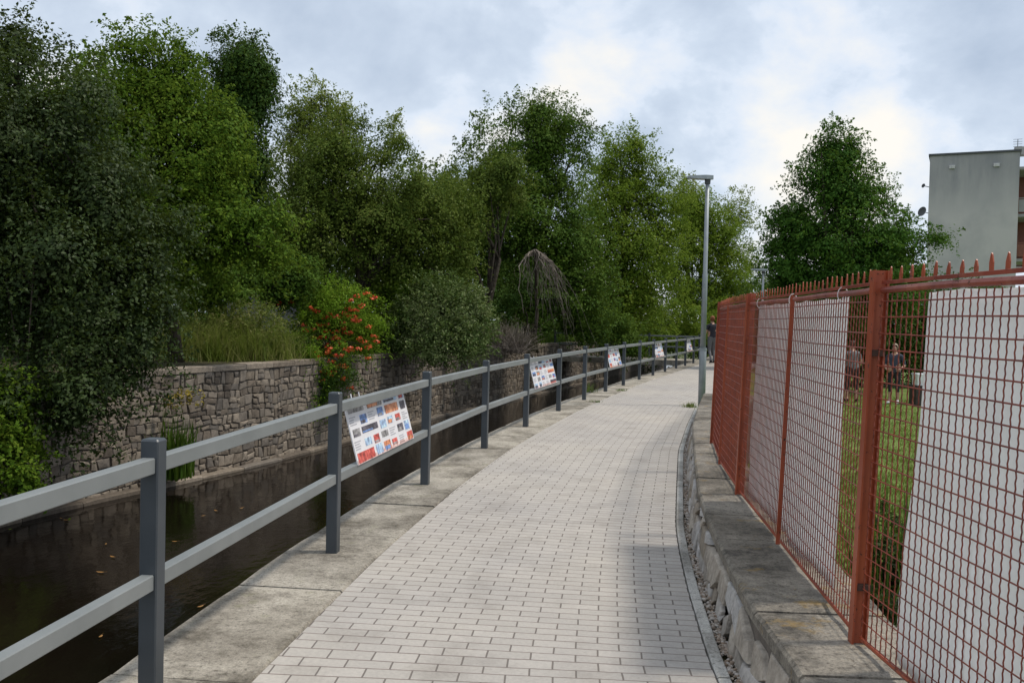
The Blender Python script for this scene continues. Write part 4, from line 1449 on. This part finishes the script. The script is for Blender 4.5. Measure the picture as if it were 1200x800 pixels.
    # the block stands turned away: swing everything about its near left corner
    RM = Matrix.Translation((x0, Y, 0)) @ Matrix.Rotation(R(-26), 4, 'Z') @ Matrix.Translation((-x0, -Y, 0))
    for o in t.children_recursive:
        o.data.transform(RM)


building()


# ------------------------------------------------------------------ people
SK = plain("skin", (.42, .24, .17), .6)


def person(label, foot, face_deg, joints, bones, mats, hair, hair_mat, extra=None, scale=1.0, group=None):
    """joints: name -> (x right, y forward, z up, radius) in metres; one skinned surface; faces take the material of the nearest bone"""
    names = list(joints)
    ix = {n: i for i, n in enumerate(names)}
    me = bpy.data.meshes.new('person')
    me.from_pydata([joints[n][:3] for n in names], [(ix[a], ix[b]) for a, b, _ in bones], [])
    o = bpy.data.objects.new('person_rig', me); COL.objects.link(o)
    sk = o.modifiers.new('skin', 'SKIN'); sk.use_smooth_shade = True
    if not me.skin_vertices: raise RuntimeError('no skin layer')
    for n in names:
        d = me.skin_vertices[0].data[ix[n]]
        rr = joints[n][3]
        d.radius = rr if isinstance(rr, tuple) else (rr, rr)
        d.use_root = (n == 'pelvis')
    sb = o.modifiers.new('sub', 'SUBSURF'); sb.levels = 2; sb.render_levels = 2
    dg = bpy.context.evaluated_depsgraph_get()
    body = bpy.data.meshes.new_from_object(o.evaluated_get(dg))
    bpy.data.objects.remove(o)
    rot = Matrix.Rotation(R(face_deg), 4, 'Z')
    Mx = Matrix.Translation(foot) @ rot @ Matrix.Scale(scale, 4)
    body.materials.clear()
    for m in mats: body.materials.append(m)
    segs = [(Vector(joints[a][:3]), Vector(joints[b][:3]), m) for a, b, m in bones]
    for p in body.polygons:
        c = p.center
        best = None
        for a, b, m in segs:
            ab = b - a
            u = max(0, min(1, (c - a).dot(ab) / ab.length_squared))
            dd = (a + ab * u - c).length
            if best is None or dd < best[0]: best = (dd, m)
        p.material_index = best[1]
        p.use_smooth = True
    body.transform(Mx)
    ob = bpy.data.objects.new('person', body); COL.objects.link(ob)
    tag(ob, label, 'person', group)
    # hair
    h = Vector(joints['head'][:3])
    bm = bmesh.new(); bmesh.ops.create_icosphere(bm, subdivisions=3, radius=1)
    for v in bm.verts:
        n = v.co.copy()
        k = 1 + .05 * math.sin(n.x * 9) * math.sin(n.z * 8)
        v.co = Vector((n.x * .088 * k, n.y * .108 * k - .012, n.z * .112 * k + .03))
    dele = [f for f in bm.faces if (f.calc_center_median().y > .035 and f.calc_center_median().z < .085) or f.calc_center_median().z < (-.055 if hair == 'short' else -.13)]
    bmesh.ops.delete(bm, geom=dele, context='FACES')
    hm = bpy.data.meshes.new('hair'); bm.to_mesh(hm); bm.free()
    for p in hm.polygons: p.use_smooth = True
    hm.transform(Mx @ Matrix.Translation(h))
    link('hair', hm, hair_mat, ob)
    # eyes
    mb = MB()
    for sx in (-1, 1):
        c = Mx @ (h + Vector((sx * .032, .089, .005)))
        mb.box(c, (.018 * scale, .012 * scale, .01 * scale), rot.to_3x3())
    mb.build('eyes', M['darkmetal'], ob)
    return ob, Mx


def std_joints(arms, legs, lean=0):
    J = {'pelvis': (0, 0, .93, (.15, .115)), 'waist': (0, .01 + lean * .3, 1.08, (.175, .14)), 'chest': (0, .0 + lean * .7, 1.28, (.18, .135)), 'upper': (0, lean, 1.40, (.13, .09)), 'neck': (0, .015 + lean * 1.15, 1.49, .055), 'jaw': (0, .035 + lean * 1.2, 1.545, (.062, .07)), 'head': (0, .02 + lean * 1.25, 1.62, (.078, .095)), 'top': (0, .01 + lean * 1.25, 1.69, (.06, .075)),
         'nose': (0, .115 + lean * 1.25, 1.60, .014)}
    J.update(arms); J.update(legs)
    return J


def std_bones(top, bottom, knee, shoe, sleeve, calf):
    b = [('pelvis', 'waist', top), ('waist', 'chest', top), ('chest', 'upper', top), ('upper', 'neck', 0), ('neck', 'jaw', 0), ('jaw', 'head', 0), ('head', 'top', 0), ('head', 'nose', 0)]
    for s in 'LR':
        b += [('upper', 'sh' + s, top), ('sh' + s, 'ml' + s, top), ('ml' + s, 'el' + s, sleeve), ('el' + s, 'wr' + s, 0), ('wr' + s, 'pa' + s, 0), ('pa' + s, 'fi' + s, 0), ('wr' + s, 'th' + s, 0)]
        b += [('pelvis', 'hip' + s, bottom), ('hip' + s, 'kn' + s, bottom), ('kn' + s, 'cf' + s, knee), ('cf' + s, 'an' + s, calf), ('an' + s, 'to' + s, shoe), ('an' + s, 'he' + s, shoe)]
    return b


def arm(s, sh, el, wr, hd):
    sh, el, wr, hd = map(Vector, (sh, el, wr, hd))
    ml = sh.lerp(el, .6); pa = wr.lerp(hd, .5)
    th = wr + (hd - wr) * .5 + Vector((0, .035, .02))
    return {'sh' + s: (*sh, .062), 'ml' + s: (*ml, .055), 'el' + s: (*el, .042), 'wr' + s: (*wr, .028), 'pa' + s: (*pa, (.038, .02)), 'fi' + s: (*hd, (.026, .014)), 'th' + s: (*th, .012)}


def leg(s, x, kn, an, ang=0):
    kn, an = Vector(kn), Vector(an)
    d = Vector((math.sin(ang), math.cos(ang), 0))
    to = an + d * .16; he = an - d * .05
    cf = kn.lerp(an, .3)
    return {'hip' + s: (x, 0, .86, (.098, .105)), 'kn' + s: (*kn, .06), 'cf' + s: (*cf, .056), 'an' + s: (*an, .038), 'to' + s: (to.x, to.y, .03, (.045, .028)), 'he' + s: (he.x, he.y, .035, (.038, .035))}


charcoal = plain("grey_shirt", (.15, .155, .165), .9)
black = plain("black_shorts", (.02, .02, .024), .9)
navy = plain("navy_top", (.045, .05, .075), .9)
white = plain("white_shoes", (.65, .65, .66), .6)
grey = plain("grey_trousers", (.14, .14, .15), .9)
brown_h = plain("brown_hair", (.05, .03, .02), .8)
grey_h = plain("fair_hair", (.28, .22, .16), .8)
red_h = plain("reddish_hair", (.20, .07, .03), .8)

GP = 'people on the lawn'
# person in grey T-shirt, back turned, reaching to the left
f = at(998, 470, 26.8); f.z = LAWN_Z
J = std_joints({**arm('R', (.19, 0, 1.39), (.27, .02, 1.12), (.24, .2, .95), (.22, .28, .90)), **arm('L', (-.19, 0, 1.39), (-.34, .16, 1.18), (-.5, .34, 1.2), (-.56, .42, 1.22))},
               {**leg('R', .105, (.13, .03, .48), (.15, -.02, .085), .25), **leg('L', -.105, (-.15, .03, .48), (-.17, 0, .085), -.3)}, .03)
person('person in grey T-shirt and black shorts seen from behind on the lawn', f, 12, J, std_bones(1, 2, 2, 3, 0, 0), [SK, charcoal, black, black], 'short', brown_h, scale=1.03, group=GP)
# person in dark top, facing the camera side, forearms forward
f = at(1047, 473, 26.6); f.z = LAWN_Z
J = std_joints({**arm('R', (.19, 0, 1.39), (.27, -.04, 1.12), (.2, .16, 1.0), (.12, .23, .98)), **arm('L', (-.19, 0, 1.39), (-.27, -.02, 1.12), (-.2, .2, 1.02), (-.12, .27, 1.0))},
               {**leg('R', .1, (.1, .03, .48), (.11, -.01, .085), .2), **leg('L', -.1, (-.1, .03, .48), (-.11, 0, .085), -.2)}, .02)
person('person in dark navy top and shorts with white shoes on the lawn', f, 145, J, std_bones(1, 2, 2, 3, 1, 0), [SK, navy, black, white], 'short', grey_h, scale=1.0, group=GP)
# walker on the path far away
f = at(834, 425, 34.6); f.z = 0
J = std_joints({**arm('R', (.19, 0, 1.39), (.24, -.05, 1.11), (.25, .1, .88), (.25, .14, .8)), **arm('L', (-.19, 0, 1.39), (-.27, -.02, 1.12), (-.27, .16, .98), (-.26, .24, .95))},
               {**leg('R', .09, (.1, .14, .49), (.1, .0, .09), 0), **leg('L', -.09, (-.1, .0, .47), (-.1, -.22, .11), 0)}, .03)
ob, Mx = person('walker in dark top and grey trousers on the path beside the fence end', f, 8, J, std_bones(1, 2, 2, 3, 0, 2), [SK, plain('black_top', (.03, .03, .04), .9), grey, black], 'short', red_h, scale=1.02)
bc = Mx @ Vector((-.27, .24, .93))
t = thing('paper_bag', 'small white bag in the hand of the walker on the path', 'bag', bc - Vector((0, 0, .3)))
mb = MB(); mb.box(bc + Vector((0, 0, -.17)), (.2, .1, .26), taper=.92); mb.build('bag', white, t)
mb = MB(); mb.tube([bc + Vector((-.06, 0, -.05)), bc + Vector((-.03, 0, .02)), bc + Vector((.03, 0, .02)), bc + Vector((.06, 0, -.05))], .006, 5); mb.build('handle', white, t)

# ------------------------------------------------------------------ small things
WD = 'weeds in the paving edge'
wl = [((LP.x - .28, LP.y - .3), 'dry weed at the left foot of the near lamp pole', LM['grass'], .10, 90), ((LP.x + .28, LP.y - .1), 'green weed at the right foot of the near lamp pole', LM['mid'], .12, 110), ((LP.x - .1, LP.y - .55), 'low brownish weed in front of the near lamp pole', LM['grass'], .07, 90),
      ((quay_r.x(17.1) - .03, 17.1), 'small weed in the slab joint past the fourth railing post', LM['mid'], .07, 40), ((quay_r.x(20) - .03, 20.0), 'small weed in the paving edge near the third board', LM['mid'], .07, 40), ((quay_l.x(19.4) + .02, 19.4), 'straggly weed on the quay edge beside a railing post', LM['grass'], .3, 60)]
for i, ((x, y), lb, m, h, n) in enumerate(wl):
    tag(blades('weed', [(x, y, 0.0)], h, .014, n, .06, m, 80 + i, None, .8), lb, 'weed', WD)

# leaves afloat on the water
lm = leaf_mat("fallen_leaf", [(.22, .09, .02), (.30, .14, .03), (.2, .12, .04), (.35, .2, .05)], .6, .1)
spots = [(238, 604), (253, 598), (190, 683), (124, 637), (132, 652), (118, 670), (205, 634), (78, 609), (72, 607), (235, 710), (220, 728), (190, 605), (283, 595), (118, 745), (330, 590), (150, 700), (300, 620), (262, 640)]
leafme = None
for i, (px, py) in enumerate(spots):
    d = ray(px, py)
    p = EYE + d * ((WATER_Z + .012 - EYE.z) / d.z)
    if leafme is None:
        mb = MB()
        pr = [(-.07, 0, .01), (-.03, .026, .004), (.03, .024, .002), (.08, 0, .012), (.03, -.026, .004), (-.03, -.022, .002)]
        mb.face([pr[0], pr[1], pr[2], pr[3]][::-1]); mb.face([pr[0], pr[3], pr[4], pr[5]][::-1])
        mb.tube([(-.07, 0, .01), (-.11, .005, .016)], .002, 4)
        leafme = merged(mb, 'floating_leaf', lm)
        o = leafme
    else:
        o = leafme.copy(); COL.objects.link(o)
    o.location = p
    s = rnd.uniform(.35, .75)
    o.scale = (s, s, s)
    o.rotation_euler = (0, 0, rnd.uniform(0, 6.28))
    tag(o, 'small orange-brown fallen leaf floating on the dark river', 'leaf', 'fallen leaves floating on the river')

# ------------------------------------------------------------------ sun, sky
SUN_EL = R(62)
sd = Vector((.99, .08, 0)).normalized() * math.cos(SUN_EL) + Vector((0, 0, math.sin(SUN_EL)))
ld = bpy.data.lights.new('sun', 'SUN')
ld.energy = 2.5; ld.angle = R(6); ld.color = (1, .93, .83)
lo = bpy.data.objects.new('sun', ld); COL.objects.link(lo)
lo.rotation_euler = sd.to_track_quat('Z', 'Y').to_euler()

W = bpy.data.worlds.new("World"); S.world = W
W.use_nodes = True
nt = W.node_tree
nt.nodes.clear()
out = N(nt, 'ShaderNodeOutputWorld')
sky = N(nt, 'ShaderNodeTexSky', sky_type='NISHITA')
sky.sun_disc = False
sky.sun_elevation = SUN_EL
sky.sun_rotation = math.atan2(sd.x, sd.y)
bg1 = N(nt, 'ShaderNodeBackground'); bg1.inputs[1].default_value = .10
nt.links.new(sky.outputs[0], bg1.inputs[0])
tc = N(nt, 'ShaderNodeTexCoord')
mp = N(nt, 'ShaderNodeMapping'); mp.inputs['Scale'].default_value = (1, 1, 1.45); mp.inputs['Location'].default_value = (.3, .1, .25)
nt.links.new(tc.outputs['Generated'], mp.inputs[0])
n1 = N(nt, 'ShaderNodeTexNoise'); n1.inputs['Scale'].default_value = 5.5; n1.inputs['Detail'].default_value = 9; n1.inputs['Roughness'].default_value = .55; n1.inputs['Distortion'].default_value = .15
nt.links.new(mp.outputs[0], n1.inputs['Vector'])
wn = N(nt, 'ShaderNodeTexNoise'); wn.inputs['Scale'].default_value = 7; wn.inputs['Detail'].default_value = 6; wn.inputs['Roughness'].default_value = .6
nt.links.new(mp.outputs[0], wn.inputs['Vector'])
wv = N(nt, 'ShaderNodeVectorMath', operation='MULTIPLY_ADD'); wv.inputs[1].default_value = (.2, .2, .2)
nt.links.new(wn.outputs['Color'], wv.inputs[0])
wo = N(nt, 'ShaderNodeVectorMath', operation='ADD'); wo.inputs[1].default_value = (-.1, -.1, -.1)
nt.links.new(tc.outputs['Generated'], wo.inputs[0]); nt.links.new(wo.outputs[0], wv.inputs[2])


def lobe(px, py, width, amp, sq=1.0):
    d = ray(px, py)
    dt = N(nt, 'ShaderNodeVectorMath', operation='DISTANCE')
    # banks of cloud are flatter than they are wide
    mm = N(nt, 'ShaderNodeVectorMath', operation='MULTIPLY'); mm.inputs[1].default_value = (1, 1, sq)
    nt.links.new(wv.outputs[0], mm.inputs[0])
    nt.links.new(mm.outputs[0], dt.inputs[0]); dt.inputs[1].default_value = (d.x, d.y, d.z * sq)
    mr = N(nt, 'ShaderNodeMapRange', interpolation_type='SMOOTHSTEP')
    mr.inputs[1].default_value = width; mr.inputs[2].default_value = 0; mr.inputs[3].default_value = 0; mr.inputs[4].default_value = amp
    nt.links.new(dt.outputs['Value'], mr.inputs[0])
    return mr.outputs[0]


f = math_(nt, 'ADD', math_(nt, 'MULTIPLY', math_(nt, 'SUBTRACT', n1.outputs['Fac'], .5), 2.1), .5)
for args in [(960, 205, .19, .34, 1.6), (900, 90, .34, .04, 1.4), (740, 85, .12, .15, 1.4), (745, 185, .13, -.22, 1.6), (1190, 30, .18, -.30, 1.6), (1140, 130, .13, -.12, 1.5), (300, 40, .45, -.02, 1), (510, 155, .05, .2, 1.3), (420, 100, .2, -.05, 1.2), (650, 20, .2, .04, 1.2)]:
    f = math_(nt, 'ADD', f, lobe(*args))
cl = ramp(nt, f, [(.0, (.42, .50, .62)), (.28, (.53, .61, .725)), (.43, (.60, .68, .79)), (.51, (.68, .75, .85)), (.60, (.74, .785, .85)), (.72, (.82, .83, .835)), (.92, (.93, .885, .81))])
bg2 = N(nt, 'ShaderNodeBackground'); bg2.inputs[1].default_value = 1.0
nt.links.new(cl, bg2.inputs[0])
mx = N(nt, 'ShaderNodeMixShader'); mx.inputs[0].default_value = .9
nt.links.new(bg1.outputs[0], mx.inputs[1]); nt.links.new(bg2.outputs[0], mx.inputs[2])
nt.links.new(mx.outputs[0], out.inputs['Surface'])

# ------------------------------------------------------------------ render settings
S.render.engine = 'CYCLES'
S.cycles.use_denoising = True
S.cycles.max_bounces = 6
S.cycles.transparent_max_bounces = 8
S.view_settings.view_transform = 'Standard'
S.view_settings.look = 'None'
S.view_settings.exposure = 0.22
S.view_settings.gamma = 1
S.render.resolution_x, S.render.resolution_y = 1024, 682
